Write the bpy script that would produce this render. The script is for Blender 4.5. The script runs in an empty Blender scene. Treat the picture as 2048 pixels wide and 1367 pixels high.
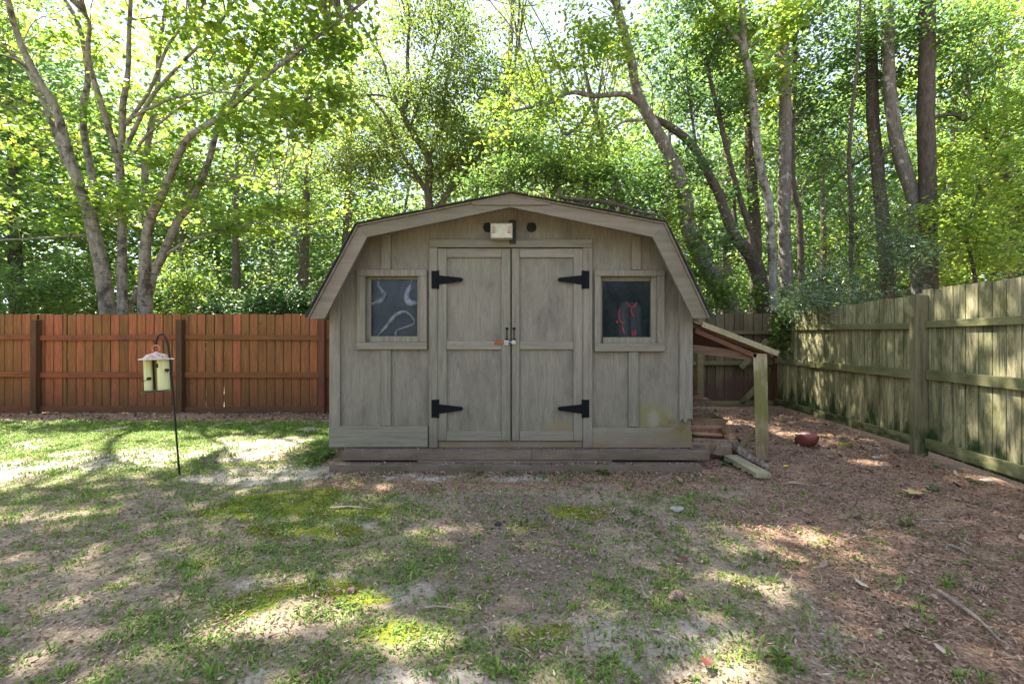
import bpy, math, random
import numpy as np
from mathutils import Vector
R = math.radians
random.seed(7)
C = bpy.context.scene.collection
sc = bpy.context.scene

# ------------------------------------------------------------------ camera, sky, sun, exposure
CH = 1.25            # camera height
F = 910.0            # focal length in photo pixels (16 mm on 36 mm)
cam_d = bpy.data.cameras.new('camera'); cam = bpy.data.objects.new('camera', cam_d); C.objects.link(cam)
cam_d.lens = 16; cam_d.sensor_width = 36; cam_d.clip_start = 0.02; cam_d.clip_end = 1500
cam_d.shift_y = -3.5 / 2048
cam.location = (0, 0, CH); cam.rotation_euler = (R(90), 0, 0)
sc.camera = cam
SUN = Vector((-0.62, 0.42, 1.0)).normalized()
w = bpy.data.worlds.new('World'); sc.world = w; w.use_nodes = True
nt = w.node_tree; bg = nt.nodes['Background']
sky = nt.nodes.new('ShaderNodeTexSky'); sky.sky_type = 'NISHITA'; sky.sun_disc = False
sky.sun_elevation = math.asin(SUN.z); sky.sun_rotation = math.atan2(SUN.x, SUN.y)
sky.air_density = 1.0; sky.dust_density = 0.4; sky.ozone_density = 1.0
veil = nt.nodes.new('ShaderNodeMix'); veil.data_type = 'RGBA'; veil.inputs[0].default_value = .78      # thin bright haze over the blue
veil.inputs[7].default_value = (1.52, 1.62, 1.98, 1); nt.links.new(sky.outputs[0], veil.inputs[6]); nt.links.new(veil.outputs[2], bg.inputs[0]); bg.inputs[1].default_value = 0.13
sl = bpy.data.lights.new('sun', 'SUN'); sl.energy = 4.7; sl.angle = R(0.6); sl.color = (1, 0.93, 0.80)
so = bpy.data.objects.new('sun', sl); C.objects.link(so)
so.rotation_euler = SUN.to_track_quat('Z', 'Y').to_euler()
sc.view_settings.view_transform = 'Standard'; sc.view_settings.look = 'None'
sc.view_settings.exposure = 2.72; sc.view_settings.gamma = 1
sc.view_settings.use_curve_mapping = False

# ------------------------------------------------------------------ helpers
def P(px, py, Y):
    return Vector(((px - 1024) / F * Y, Y, CH - (py - 680) / F * Y))
ORG = {}
class MB:
    def __init__(s):
        s.v = []; s.f = []; s.a = []; s.n = 0
    def add(s, verts, faces, a=0.5):
        verts = np.asarray(verts, dtype=np.float64).reshape(-1, 3)
        if isinstance(faces, np.ndarray):
            fs = [(faces + s.n).astype(np.int32)]
        else:
            by = {}
            for f in faces: by.setdefault(len(f), []).append(f)
            fs = [np.array(q, dtype=np.int32) + s.n for q in by.values()]
        for q in fs:
            s.f.append(q)
            s.a.append(np.full(len(q), a) if np.isscalar(a) else np.asarray(a))
        s.v.append(verts); s.n += len(verts)
        return s
    def box(s, x0, x1, y0, y1, z0, z1, a=0.5, jit=0):
        v = np.array([[x, y, z] for z in (z0, z1) for y in (y0, y1) for x in (x0, x1)], float)
        if jit: v += np.random.default_rng(s.n + int(abs(x0 * 977))).uniform(-jit, jit, v.shape)
        return s.add(v, [(0, 2, 3, 1), (4, 5, 7, 6), (0, 1, 5, 4), (2, 6, 7, 3), (0, 4, 6, 2), (1, 3, 7, 5)], a)
    def prism(s, poly, y0, y1, a=0.5):          # polygon in x,z pushed along y
        n = len(poly)
        v = [(x, y0, z) for x, z in poly] + [(x, y1, z) for x, z in poly]
        return s.add(v, [tuple(range(n)), tuple(reversed(range(n, 2 * n)))] + [(i, i + n, (i + 1) % n + n, (i + 1) % n) for i in range(n)], a)
    def beam(s, p, q, wd, th, up=(0, 0, 1), a=0.5):   # rectangular bar from p to q
        p = Vector(p); q = Vector(q); d = (q - p).normalized(); u = Vector(up)
        r = d.cross(u).normalized(); u = r.cross(d).normalized()
        v = []
        for c in (p, q):
            for i, j in ((-1, -1), (1, -1), (1, 1), (-1, 1)): v.append(c + r * (wd / 2 * i) + u * (th / 2 * j))
        return s.add([tuple(k) for k in v], [(0, 1, 2, 3), (7, 6, 5, 4), (0, 4, 5, 1), (1, 5, 6, 2), (2, 6, 7, 3), (3, 7, 4, 0)], a)
    def tube(s, pts, rad, sides=8, rough=0.0, cap=True, a=0.5, seed=0):
        pts = np.asarray([tuple(p) for p in pts], float); n = len(pts)
        rad = np.full(n, rad) if np.isscalar(rad) else np.asarray(rad, float)
        t = np.gradient(pts, axis=0); t /= np.linalg.norm(t, axis=1)[:, None] + 1e-9
        ref = np.array([0.0, 1.0, 0.13]) if abs(t[:, 1]).mean() < 0.8 else np.array([1.0, 0.1, 0.0])
        u = np.cross(t, ref); u /= np.linalg.norm(u, axis=1)[:, None] + 1e-9
        v = np.cross(t, u)
        an = np.linspace(0, 2 * np.pi, sides, endpoint=False)
        rr = rad[:, None] * np.ones((1, sides))
        if rough:
            g = np.random.default_rng(seed + 5)
            k = g.uniform(-1, 1, (n, sides)); k = (k + np.roll(k, 1, 0) + np.roll(k, 1, 1)) / 1.8
            lob = np.sin(an * 3 + g.uniform(0, 6))[None, :] * 0.5 + np.sin(an * 5 + 1)[None, :] * .3
            rr = rr * (1 + rough * k + rough * .6 * lob)
        V = pts[:, None, :] + rr[..., None] * (np.cos(an)[None, :, None] * u[:, None, :] + np.sin(an)[None, :, None] * v[:, None, :])
        i = np.arange(n - 1)[:, None] * sides; j = np.arange(sides)[None, :]; j2 = (j + 1) % sides
        q = np.stack([i + j, i + j2, i + sides + j2, i + sides + j], -1).reshape(-1, 4)
        b = s.n
        s.add(V.reshape(-1, 3), q, a)
        if cap:
            s.add(np.zeros((0, 3)), [], a)
            for ring, rev in ((0, False), (n - 1, True)):
                f = np.arange(sides) + b + ring * sides
                if rev: f = f[::-1]
                s.f.append(f[None, :].astype(np.int32)); s.a.append(np.array([a if np.isscalar(a) else .5]))
        return s
    def lathe(s, prof, c, sides=20, a=0.5):      # profile (r,z) round a vertical axis through c
        return s.tube_rings([(c[0], c[1], c[2] + z, r) for r, z in prof], sides, a)
    def tube_rings(s, rings, sides, a):
        an = np.linspace(0, 2 * np.pi, sides, endpoint=False); n = len(rings)
        V = np.array([[(x + r * np.cos(t), y + r * np.sin(t), z) for t in an] for x, y, z, r in rings]).reshape(-1, 3)
        f = [(i * sides + j, i * sides + (j + 1) % sides, (i + 1) * sides + (j + 1) % sides, (i + 1) * sides + j) for i in range(n - 1) for j in range(sides)]
        f += [tuple(range(sides - 1, -1, -1)), tuple((n - 1) * sides + k for k in range(sides))]
        return s.add(V, f, a)
    def build(s, name, mat, parent=None, smooth=False, bevel=0):
        V = np.concatenate(s.v) if s.v else np.zeros((0, 3))
        org = ORG.get(parent.name, (0, 0, 0)) if parent else (0, 0, 0)
        V = V - np.asarray(org)
        me = bpy.data.meshes.new(name)
        me.vertices.add(len(V)); me.vertices.foreach_set('co', V.astype(np.float32).ravel())
        loops = np.concatenate([f.ravel() for f in s.f]); cnt = np.concatenate([np.full(len(f), f.shape[1]) for f in s.f])
        me.loops.add(len(loops)); me.loops.foreach_set('vertex_index', loops.astype(np.int32))
        me.polygons.add(len(cnt)); st = np.concatenate([[0], np.cumsum(cnt)[:-1]])
        me.polygons.foreach_set('loop_start', st.astype(np.int32)); me.polygons.foreach_set('loop_total', cnt.astype(np.int32))
        me.polygons.foreach_set('use_smooth', np.full(len(cnt), bool(smooth)))
        me.update(calc_edges=True)
        at = me.attributes.new('rnd', 'FLOAT', 'FACE'); at.data.foreach_set('value', np.concatenate(s.a).astype(np.float32))
        me.materials.append(mat); me.validate()
        o = bpy.data.objects.new(name, me); C.objects.link(o)
        if parent: o.parent = parent; ORG[o.name] = org
        if bevel:
            b = o.modifiers.new('bevel', 'BEVEL'); b.width = bevel; b.segments = 2; b.limit_method = 'ANGLE'; b.angle_limit = R(40)
        return o
def tag(o, label=None, cat=None, group=None, kind=None):
    if label: o['label'] = label
    if cat: o['category'] = cat
    if group: o['group'] = group
    if kind: o['kind'] = kind
    return o
def thing(name, loc, label, cat, group=None):
    o = bpy.data.objects.new(name, None); C.objects.link(o); o.location = loc; o.empty_display_size = .1
    ORG[o.name] = tuple(loc)
    return tag(o, label, cat, group)
def solo(mb, name, mat, loc, label, cat, group=None, kind=None, smooth=False, bevel=0):   # a thing that is one mesh, origin at loc
    V = [v - np.asarray(loc) for v in mb.v]; mb.v = V
    o = mb.build(name, mat, None, smooth, bevel); o.location = loc
    return tag(o, label, cat, group, kind)
def spline(pts, n=6):
    p = np.asarray([tuple(q) for q in pts], float)
    p = np.vstack([2 * p[0] - p[1], p, 2 * p[-1] - p[-2]]); out = []
    for i in range(1, len(p) - 2):
        for t in np.linspace(0, 1, n, endpoint=False):
            a, b, c, d = p[i - 1], p[i], p[i + 1], p[i + 2]
            out.append(.5 * ((2 * b) + (-a + c) * t + (2 * a - 5 * b + 4 * c - d) * t * t + (-a + 3 * b - 3 * c + d) * t ** 3))
    out.append(p[-2]); return np.array(out)
def vn(x, y, s, seed=0):       # smooth value noise 0..1, cell size s
    x = np.asarray(x, float) / s; y = np.asarray(y, float) / s
    xi = np.floor(x).astype(np.int64); yi = np.floor(y).astype(np.int64); fx = x - xi; fy = y - yi
    fx = fx * fx * (3 - 2 * fx); fy = fy * fy * (3 - 2 * fy)
    def h(a, b):
        k = (a * 374761393 + b * 668265263 + seed * 1442695041) & 0x7fffffff
        k = ((k ^ (k >> 13)) * 1274126177) & 0x7fffffff
        return ((k ^ (k >> 16)) & 0xffff) / 65535.0
    return (h(xi, yi) * (1 - fx) + h(xi + 1, yi) * fx) * (1 - fy) + (h(xi, yi + 1) * (1 - fx) + h(xi + 1, yi + 1) * fx) * fy
def fbm(x, y, s, seed=0):
    return (vn(x, y, s, seed) * 4 + vn(x, y, s / 2.1, seed + 1) * 2 + vn(x, y, s / 4.3, seed + 2)) / 7
def sstep(a, b, x):
    t = np.clip((np.asarray(x, float) - a) / (b - a), 0, 1); return t * t * (3 - 2 * t)
def gz(x, y):                  # ground height
    x = np.asarray(x, float); y = np.asarray(y, float)
    z = 0.06 * sstep(1.9, 3.6, x) + (fbm(x, y, .9, 3) - .5) * .05 * sstep(0, .3, np.abs(y - 4.25) + np.maximum(0, np.abs(x) - 1.9))
    far = sstep(11, 40, np.hypot(x, y)); return z * (1 - far) + far * .6 * (fbm(x, y, 15, 9) - .5)

# ------------------------------------------------------------------ materials
def newmat(name):
    m = bpy.data.materials.new(name); m.use_nodes = True; t = m.node_tree
    return m, t, t.nodes, t.links, t.nodes['Principled BSDF']
def node(t, typ, **kw):
    n = t.nodes.new(typ)
    for k, v in kw.items():
        if k.startswith('i_'):
            k = k[2:]; n.inputs[int(k) if k.isdigit() else k.replace('_', ' ')].default_value = v
        else: setattr(n, k, v)
    return n
def ramp(t, fac, stops):
    r = t.nodes.new('ShaderNodeValToRGB'); e = r.color_ramp.elements
    while len(e) < len(stops): e.new(0.5)
    for k, (p, c) in enumerate(stops):
        e[k].position = p; e[k].color = (*c, 1) if len(c) == 3 else c
    if fac is not None: t.links.new(fac, r.inputs[0])
    return r.outputs[0]
def mixc(t, f, a, b, mode='MIX'):
    m = t.nodes.new('ShaderNodeMix'); m.data_type = 'RGBA'; m.blend_type = mode
    for s, v in ((m.inputs[0], f), (m.inputs[6], a), (m.inputs[7], b)):
        if isinstance(v, (int, float)): s.default_value = v
        elif isinstance(v, tuple): s.default_value = (*v, 1)
        else: t.links.new(v, s)
    return m.outputs[2]
def math_(t, op, a, b=0.0, clamp=False):
    m = t.nodes.new('ShaderNodeMath'); m.operation = op; m.use_clamp = clamp
    for s, v in ((m.inputs[0], a), (m.inputs[1], b)):
        if isinstance(v, (int, float)): s.default_value = v
        else: t.links.new(v, s)
    return m.outputs[0]
def noise(t, vec, scale, detail=4, rough=.6, dist=0):
    n = node(t, 'ShaderNodeTexNoise'); n.inputs['Scale'].default_value = scale; n.inputs['Detail'].default_value = detail
    n.inputs['Roughness'].default_value = rough; n.inputs['Distortion'].default_value = dist
    if vec is not None: t.links.new(vec, n.inputs['Vector'])
    return n.outputs[0]
def pos(t, scale=(1, 1, 1)):
    g = node(t, 'ShaderNodeNewGeometry'); m = node(t, 'ShaderNodeMapping'); m.inputs['Scale'].default_value = scale
    t.links.new(g.outputs['Position'], m.inputs[0]); return m.outputs[0]
def attr(t, name='rnd'):
    return node(t, 'ShaderNodeAttribute', attribute_name=name).outputs['Fac']
def bump(t, h, strength, dist, bs):
    b = node(t, 'ShaderNodeBump'); b.inputs['Strength'].default_value = strength; b.inputs['Distance'].default_value = dist
    t.links.new(h, b.inputs['Height']); t.links.new(b.outputs[0], bs.inputs['Normal'])
def flat(name, col, rough=.6, metal=0, nz=.15, scale=30):
    m, t, N, L, b = newmat(name)
    n = noise(t, pos(t), scale, 5)
    c = ramp(t, n, [(.3, tuple(k * (1 - nz * 2) for k in col)), (.7, tuple(min(1, k * (1 + nz * 2)) for k in col))])
    L.new(c, b.inputs['Base Color']); b.inputs['Roughness'].default_value = rough; b.inputs['Metallic'].default_value = metal
    bump(t, n, .3, .003, b); return m
def wood(name, c1, c2, c3=None, axis='z', grain=28, rnd=.35, rough=.8, bmp=.5, w3=(.5, .62), moss=None, dirt=None, chips=0, spec=.3):
    """c1/c2 streaks, c3 weathered patches, moss=(colour, lo, hi, ztop) , dirt=(colour, z0, z1)"""
    m, t, N, L, b = newmat(name)
    G_ = 1.0 if ('stain' in name or 'fascia' in name or 'back' in name) else 1.08 if 'taupe' in name else 1.22
    up = lambda c: tuple(min(.8, k * G_) for k in c)
    c1, c2, c3 = up(c1), up(c2), (up(c3) if c3 else None)
    moss = [(up(q[0]),) + tuple(q[1:]) for q in (moss if isinstance(moss, list) else ([moss] if moss else []))]
    dirt = (up(dirt[0]),) + tuple(dirt[1:]) if dirt else None
    sc3 = {'z': (1, 1, .06), 'x': (.06, 1, 1), 'y': (1, .06, 1)}[axis]
    p = pos(t, sc3); n1 = noise(t, p, grain * 1.8, 8, .78, .4)
    col = ramp(t, n1, [(.36, c1), (.64, c2)])
    if c3:
        n2 = noise(t, pos(t, tuple(.3 * k + .7 * s for k, s in zip((1, 1, 1), sc3))), 5, 8, .78, .2)
        n2b = math_(t, 'ADD', math_(t, 'MULTIPLY', n2, .6), math_(t, 'MULTIPLY', n1, .4))
        col = mixc(t, ramp(t, n2b, [(w3[0], (0, 0, 0)), (w3[1], (1, 1, 1))]), col, c3)
    a = attr(t)
    v = math_(t, 'ADD', math_(t, 'MULTIPLY', a, rnd * 2), 1 - rnd)
    hs = node(t, 'ShaderNodeHueSaturation'); L.new(v, hs.inputs['Value']); L.new(col, hs.inputs['Color'])
    L.new(math_(t, 'ADD', math_(t, 'MULTIPLY', a, -.03), .515), hs.inputs['Hue']); col = hs.outputs[0]
    sep = node(t, 'ShaderNodeSeparateXYZ'); L.new(pos(t), sep.inputs[0]); z = sep.outputs[2]
    for spec_ in (moss if isinstance(moss, list) else ([moss] if moss else [])):
        mc, lo, hi, z0, z1 = spec_
        nn = noise(t, pos(t, tuple(.3 + .7 * s for s in sc3)), 5, 6, .7)
        h = node(t, 'ShaderNodeMapRange'); L.new(z, h.inputs[0]); h.inputs[1].default_value = z0; h.inputs[2].default_value = z1
        h.inputs[3].default_value = .22; h.inputs[4].default_value = -.22
        f = math_(t, 'ADD', nn, h.outputs[0])
        col = mixc(t, ramp(t, f, [(lo, (0, 0, 0)), (hi, (1, 1, 1))]), col, mc)
    if dirt:
        dc, z0, z1 = dirt
        h = node(t, 'ShaderNodeMapRange'); L.new(z, h.inputs[0]); h.inputs[1].default_value = z0; h.inputs[2].default_value = z1
        h.inputs[3].default_value = 1; h.inputs[4].default_value = 0
        nn = noise(t, pos(t), 9, 6, .7)
        f = math_(t, 'ADD', h.outputs[0], math_(t, 'MULTIPLY', math_(t, 'SUBTRACT', nn, .5), .9), True)
        col = mixc(t, math_(t, 'MULTIPLY', f, .85), col, dc)
    if chips:
        nn = noise(t, pos(t, tuple(.25 + .75 * s for s in sc3)), 60, 3, .6)
        big = noise(t, pos(t), 2.2, 2, .5)
        f = math_(t, 'MULTIPLY', ramp(t, nn, [(chips, (0, 0, 0)), (chips + .02, (1, 1, 1))]), ramp(t, big, [(.5, (0, 0, 0)), (.58, (1, 1, 1))]))
        col = mixc(t, f, col, (.45, .42, .40))
    L.new(col, b.inputs['Base Color']); b.inputs['Roughness'].default_value = rough
    b.inputs['Specular IOR Level'].default_value = spec
    bump(t, n1, bmp, .004, b); return m
def leafmat(name, stops, trans=.45, rough=.45, tmul=1.6, spec=.5):
    m, t, N, L, b = newmat(name)
    a = attr(t); col = ramp(t, a, stops)
    L.new(col, b.inputs['Base Color']); b.inputs['Roughness'].default_value = rough; b.inputs['Specular IOR Level'].default_value = spec
    tr = node(t, 'ShaderNodeBsdfTranslucent')
    tc = mixc(t, 1.0, col, (tmul * .95, tmul * .92, tmul * .85), 'MULTIPLY'); L.new(tc, tr.inputs[0])
    ms = node(t, 'ShaderNodeMixShader'); ms.inputs[0].default_value = trans
    L.new(b.outputs[0], ms.inputs[1]); L.new(tr.outputs[0], ms.inputs[2]); L.new(ms.outputs[0], N['Material Output'].inputs[0])
    return m
def barkmat(name, c1, c2, patch, pth=(.52, .6), bands=0, scale=9, zs=.3):
    m, t, N, L, b = newmat(name)
    n1 = noise(t, pos(t, (1, 1, zs)), scale * 3, 8, .75, .5)
    col = ramp(t, n1, [(.3, c1), (.65, c2)])
    n2 = noise(t, pos(t, (1, 1, .8)), scale * .8, 6, .7)
    col = mixc(t, ramp(t, n2, [(pth[0], (0, 0, 0)), (pth[1], (1, 1, 1))]), col, patch)
    if bands:
        n3 = noise(t, pos(t, (.5, .5, 3.5)), 11, 4, .6, .3)
        col = mixc(t, ramp(t, n3, [(bands, (0, 0, 0)), (bands + .05, (1, 1, 1))]), col, (.05, .045, .04))
    L.new(col, b.inputs['Base Color']); b.inputs['Roughness'].default_value = .9; b.inputs['Specular IOR Level'].default_value = .15
    bump(t, n1, .8, .02, b); return m

TA, TB = (.138, .124, .096), (.248, .228, .180)          # taupe paint
M = {}
M['paint'] = wood('taupe_paint_vertical', TA, TB, (.165, .145, .112), 'z', 24, .10, w3=(.55, .66), chips=0, dirt=((.13, .105, .07), .16, .40))
M['paint_panel'] = wood('taupe_paint_panel', TA, TB, (.120, .110, .092), 'z', 48, .08, w3=(.49, .60), dirt=((.16, .13, .08), .14, .46))
_m = M['paint_panel']; _t = _m.node_tree; _b = _t.nodes['Principled BSDF']; _src = _b.inputs['Base Color'].links[0].from_socket
def _blot(src, c, rad, colr, sc_):
    g_ = node(_t, 'ShaderNodeVectorMath', operation='SUBTRACT'); _t.links.new(pos(_t), g_.inputs[0]); g_.inputs[1].default_value = c
    s_ = node(_t, 'ShaderNodeVectorMath', operation='MULTIPLY'); _t.links.new(g_.outputs[0], s_.inputs[0]); s_.inputs[1].default_value = tuple(1 / k for k in rad)
    l_ = node(_t, 'ShaderNodeVectorMath', operation='LENGTH'); _t.links.new(s_.outputs[0], l_.inputs[0])
    f_ = math_(_t, 'ADD', l_.outputs['Value'], math_(_t, 'MULTIPLY', math_(_t, 'SUBTRACT', noise(_t, pos(_t), sc_, 7, .75), .5), 2.2))
    return mixc(_t, ramp(_t, f_, [(.55, (.9,) * 3), (1.0, (0, 0, 0))]), src, colr)
_src = _blot(_src, (1.50, 4.5, .30), (.34, 1, .22), (.155, .125, .050), 12)      # algae and peeling low on the right panel
_src = _blot(_src, (1.36, 4.5, .50), (.24, 1, .17), (.190, .180, .085), 26)
_src = _blot(_src, (1.40, 4.5, .47), (.07, 1, .11), (.25, .235, .18), 40)
_src = _blot(_src, (.50, 4.5, .36), (.16, 1, .12), (.21, .165, .09), 10)
_t.links.new(_src, _b.inputs['Base Color'])
M['paint_trim'] = wood('taupe_paint_trim', TA, TB, (.17, .155, .13), 'z', 24, .10, w3=(.54, .62), chips=.70, dirt=((.11, .085, .065), .12, .36))
M['paint_h'] = wood('taupe_paint_horizontal', TA, TB, (.17, .155, .13), 'x', 24, .12, w3=(.52, .62), chips=.74)
M['fascia'] = wood('taupe_fascia', (.140, .120, .088), (.205, .178, .132), None, 'x', 14, .10, bmp=.3)
M['skirt'] = wood('dirty_skirt', TA, (.25, .225, .17), (.14, .11, .08), 'x', 18, .1, w3=(.42, .6), moss=((.13, .12, .045), .66, .8, .3, .9), dirt=((.15, .11, .08), .15, .40))
M['stain_b'] = wood('brown_stained_board', (.15, .054, .022), (.35, .125, .044), (.12, .050, .032), 'z', 22, .28, w3=(.56, .76), dirt=((.085, .040, .022), -.15, .75), bmp=.35)
M['stain_r'] = wood('brown_stained_rail', (.12, .042, .015), (.25, .090, .030), (.09, .040, .026), 'x', 18, .25, dirt=((.06, .035, .026), -.2, .5), bmp=.35)
M['stain_p'] = wood('brown_stained_post', (.070, .028, .014), (.16, .062, .030), (.06, .035, .028), 'z', 18, .25, bmp=.35)

M['moss_b'] = wood('mossy_board', (.036, .033, .020), (.50, .45, .26), (.095, .095, .040), 'z', 20, .30, w3=(.47, .57), moss=[((.022, .042, .010), .60, .72, 0.1, 1.0), ((.030, .028, .018), .53, .66, 2.6, 1.2)], bmp=.5)
M['moss_r'] = wood('mossy_rail', (.12, .108, .055), (.27, .245, .14), (.11, .115, .045), 'y', 14, .2, w3=(.44, .56), moss=((.035, .045, .015), .64, .76, .1, .9))
M['moss_p'] = wood('mossy_post', (.075, .066, .034), (.21, .185, .11), (.10, .10, .042), 'z', 16, .15, w3=(.50, .62), moss=((.035, .05, .014), .62, .74, .1, .9))
M['back_b'] = wood('old_brown_board', (.060, .042, .022), (.135, .105, .055), (.06, .07, .028), 'z', 18, .3, w3=(.5, .62), moss=((.070, .040, .028), .58, .70, .45, 1.0))
M['back_r'] = wood('old_brown_rail', (.08, .065, .035), (.18, .15, .08), (.08, .09, .03), 'x', 16, .2)
M['shed_in'] = flat('dark_interior', (.02, .02, .02), .9)
M['shingle'] = flat('roof_shingle', (.035, .032, .030), .95, nz=.3, scale=60)
M['black'] = flat('black_painted_iron', (.005, .006, .008), .75, 0, scale=90); M['black'].node_tree.nodes['Principled BSDF'].inputs['Specular IOR Level'].default_value = .15
M['blackhook'] = flat('black_hook_paint', (.012, .012, .012), .45, .4, scale=60)
M['steel'] = flat('dull_steel', (.35, .35, .36), .4, .9)
M['rust'] = flat('rust', (.26, .085, .03), .85, nz=.25, scale=80)
M['copper'] = flat('copper_ring', (.50, .20, .11), .5, .3)
M['concrete'] = wood('stained_concrete', (.110, .082, .060), (.25, .200, .155), (.09, .066, .050), 'x', 60, .1, w3=(.45, .6), bmp=.6, moss=((.10, .10, .05), .70, .80, .0, .3))
M['concrete'].node_tree  # keep
M['vent'] = flat('dark_vent', (.015, .015, .014), .7)
M['lampbox'] = flat('weathered_lamp_housing', (.36, .34, .27), .6, nz=.2, scale=40)
M['plank'] = wood('mossy_plank', (.14, .13, .06), (.34, .30, .20), (.14, .14, .055), 'y', 24, .2, w3=(.50, .62), bmp=.9)
M['split'] = wood('split_firewood', (.075, .045, .028), (.36, .22, .13), (.16, .11, .075), 'x', 16, .45, w3=(.48, .6), bmp=1)
M['log_bark'] = wood('old_log_bark', (.06, .042, .028), (.27, .19, .13), (.12, .09, .065), 'x', 14, .3, bmp=1)
M['stick'] = wood('rotten_branch_wood', (.06, .045, .035), (.20, .15, .11), (.26, .22, .19), 'z', 12, .2, bmp=1)
M['under'] = wood('plywood_underside', (.075, .036, .020), (.15, .075, .042), (.06, .035, .022), 'x', 10, .15)
M['post'] = wood('lean_to_post', (.20, .165, .095), (.36, .30, .19), (.17, .15, .075), 'z', 18, .1, w3=(.52, .64), moss=((.14, .135, .045), .64, .76, .9, 1.6), dirt=((.13, .085, .07), -.1, .5))
M['beamw'] = wood('lean_to_beam', (.07, .042, .026), (.17, .105, .065), None, 'x', 14, .1)

# ------------------------------------------------------------------ ground fields
def ell(x, y, cx, cy, rx, ry, rot=0):
    c, s = math.cos(rot), math.sin(rot); dx = x - cx; dy = y - cy
    return np.hypot((dx * c + dy * s) / rx, (-dx * s + dy * c) / ry)
def fields(x, y):
    n1 = fbm(x, y, .7, 11); n2 = fbm(x, y, .25, 21); n3 = fbm(x, y, 1.6, 31)
    mulch = sstep(1.15, 1.75, x + (n1 - .5) * 1.1 + np.clip((y - 2.6), -1, 1.6) * -.25)
    mulch = np.maximum(mulch, sstep(3.55, 3.95, y + (n1 - .5) * .8) * sstep(-1.95, -1.5, x) * .75)
    mulch = np.maximum(mulch, sstep(6.95, 7.15, y + (n2 - .5) * .3))
    moss = np.zeros_like(n1)
    for cx, cy, rx, ry, k in ((-1.75, 3.50, .60, .34, 1), (-1.15, 3.35, .45, .16, .8), (-1.45, 3.0, .45, .13, .8), (-.95, 2.30, .3, .10, .8), (-1.25, 2.15, .2, .12, .9), (-.75, 2.2, .2, .08, .8),
                              (-.5, 1.95, .25, .12, .8), (-1.75, 2.55, .2, .1, .6), (.45, 3.3, .35, .2, .7), (.05, 1.95, .2, .12, .6), (.1, 3.1, .3, .15, .5)):
        moss = np.maximum(moss, k * (1 - sstep(.45, 1.25, ell(x, y, cx, cy, rx, ry) + (n2 - .5) * 1.3)))
    sand_sun = sstep(.66, .76, n1 + .18 * (1 - sstep(.4, 1.4, ell(x, y, -2.2, 4.3, .8, .38))) * 1.5) * (1 - sstep(.9, 1.6, x))
    sand_sun = np.maximum(sand_sun, (1 - sstep(.3, 1.2, ell(x, y, -2.15, 4.32, .6, .25) + (n2 - .5) * 1.2)))
    sand_sun = np.maximum(sand_sun, .75 * (1 - sstep(.4, 1.15, ell(x, y, -4.4, 4.6, 2.3, .65, .42) + (n1 - .5) * 1.6)))  # pale ground tone painted in to brighten the sunlit lawn patch
    sand_sun = np.maximum(sand_sun, .8 * (1 - sstep(.3, 1.2, ell(x, y, -.45, 2.25, .35, .2) + (n2 - .5) * 1.5)))
    sand_sun = np.maximum(sand_sun, .6 * (1 - sstep(.3, 1.2, ell(x, y, .55, 1.95, .5, .25) + (n2 - .5) * 1.5)))
    lawn = sstep(-1.0, -3.2, x + (n3 - .5) * 1.2 - (y - 4.0) * .35) * (1 - sstep(6.75, 7.05, y + (n2 - .5) * .3))
    lawn = np.maximum(lawn * (.5 + .35 * sstep(4.4, 5.8, y)), 0)
    lawn = np.where((y > 4.3) & (x > -2.3), lawn * .8, lawn)
    g = (.38 * sstep(.40, .62, n1) + .10) * (1 - mulch * .93)
    g = np.maximum(g, lawn * (.45 + .55 * sstep(.32, .5, n1)))
    g *= 1 - sand_sun * .75
    dark = sstep(.52, .68, n3) * (1 - lawn)
    return dict(green=np.clip(g, 0, 1), moss=np.clip(moss, 0, 1), sand_sun=np.clip(sand_sun * (1 - moss), 0, 1), mulch=np.clip(mulch, 0, 1), dark=dark)
xs = np.concatenate([-np.geomspace(400, 9.2, 40), np.arange(-9, 7.01, .06), np.geomspace(7.3, 400, 40)])
ys = np.concatenate([-np.geomspace(300, 1, 20), np.arange(-.8, 9.01, .06), np.geomspace(9.3, 600, 40)])
X, Yg = np.meshgrid(xs, ys); near = (X > -9.1) & (X < 7.1) & (Yg > -.9) & (Yg < 9.1)
Z = gz(X, Yg) + near * ((vn(X, Yg, .13, 5) - .5) * .022 + (vn(X, Yg, .07, 8) - .5) * .010)
nx, ny = len(xs), len(ys)
i, j = np.meshgrid(np.arange(ny - 1), np.arange(nx - 1), indexing='ij'); b0 = (i * nx + j).ravel()
g = MB(); g.add(np.stack([X.ravel(), Yg.ravel(), Z.ravel()], 1), np.stack([b0, b0 + 1, b0 + nx + 1, b0 + nx], 1))
m, t, N, L, b = newmat('ground_soil')
na = noise(t, pos(t), 55, 8, .75); nb = noise(t, pos(t), 9, 8, .7); nc = noise(t, pos(t), 170, 4, .7)
soil = ramp(t, na, [(.30, (.095, .072, .056)), (.5, (.225, .182, .142)), (.72, (.40, .345, .28))])
mul = ramp(t, na, [(.30, (.080, .048, .034)), (.5, (.230, .152, .112)), (.72, (.44, .33, .26))])
snd_sun = ramp(t, nb, [(.3, (.25, .22, .19)), (.7, (.42, .385, .34))])
mos = ramp(t, na, [(.3, (.075, .095, .010)), (.7, (.22, .25, .030))])
grn = ramp(t, na, [(.3, (.075, .10, .028)), (.7, (.18, .225, .06))])
def brk(name, k=.8):
    return ramp(t, math_(t, 'ADD', attr(t, name), math_(t, 'MULTIPLY', math_(t, 'SUBTRACT', na, .5), k)), [(.35, (0, 0, 0)), (.65, (1, 1, 1))])
col = mixc(t, brk('mulch'), soil, mul); col = mixc(t, brk('sand_sun'), col, snd_sun)
col = mixc(t, math_(t, 'MULTIPLY', brk('dark'), .4), col, (.06, .046, .040))
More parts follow.
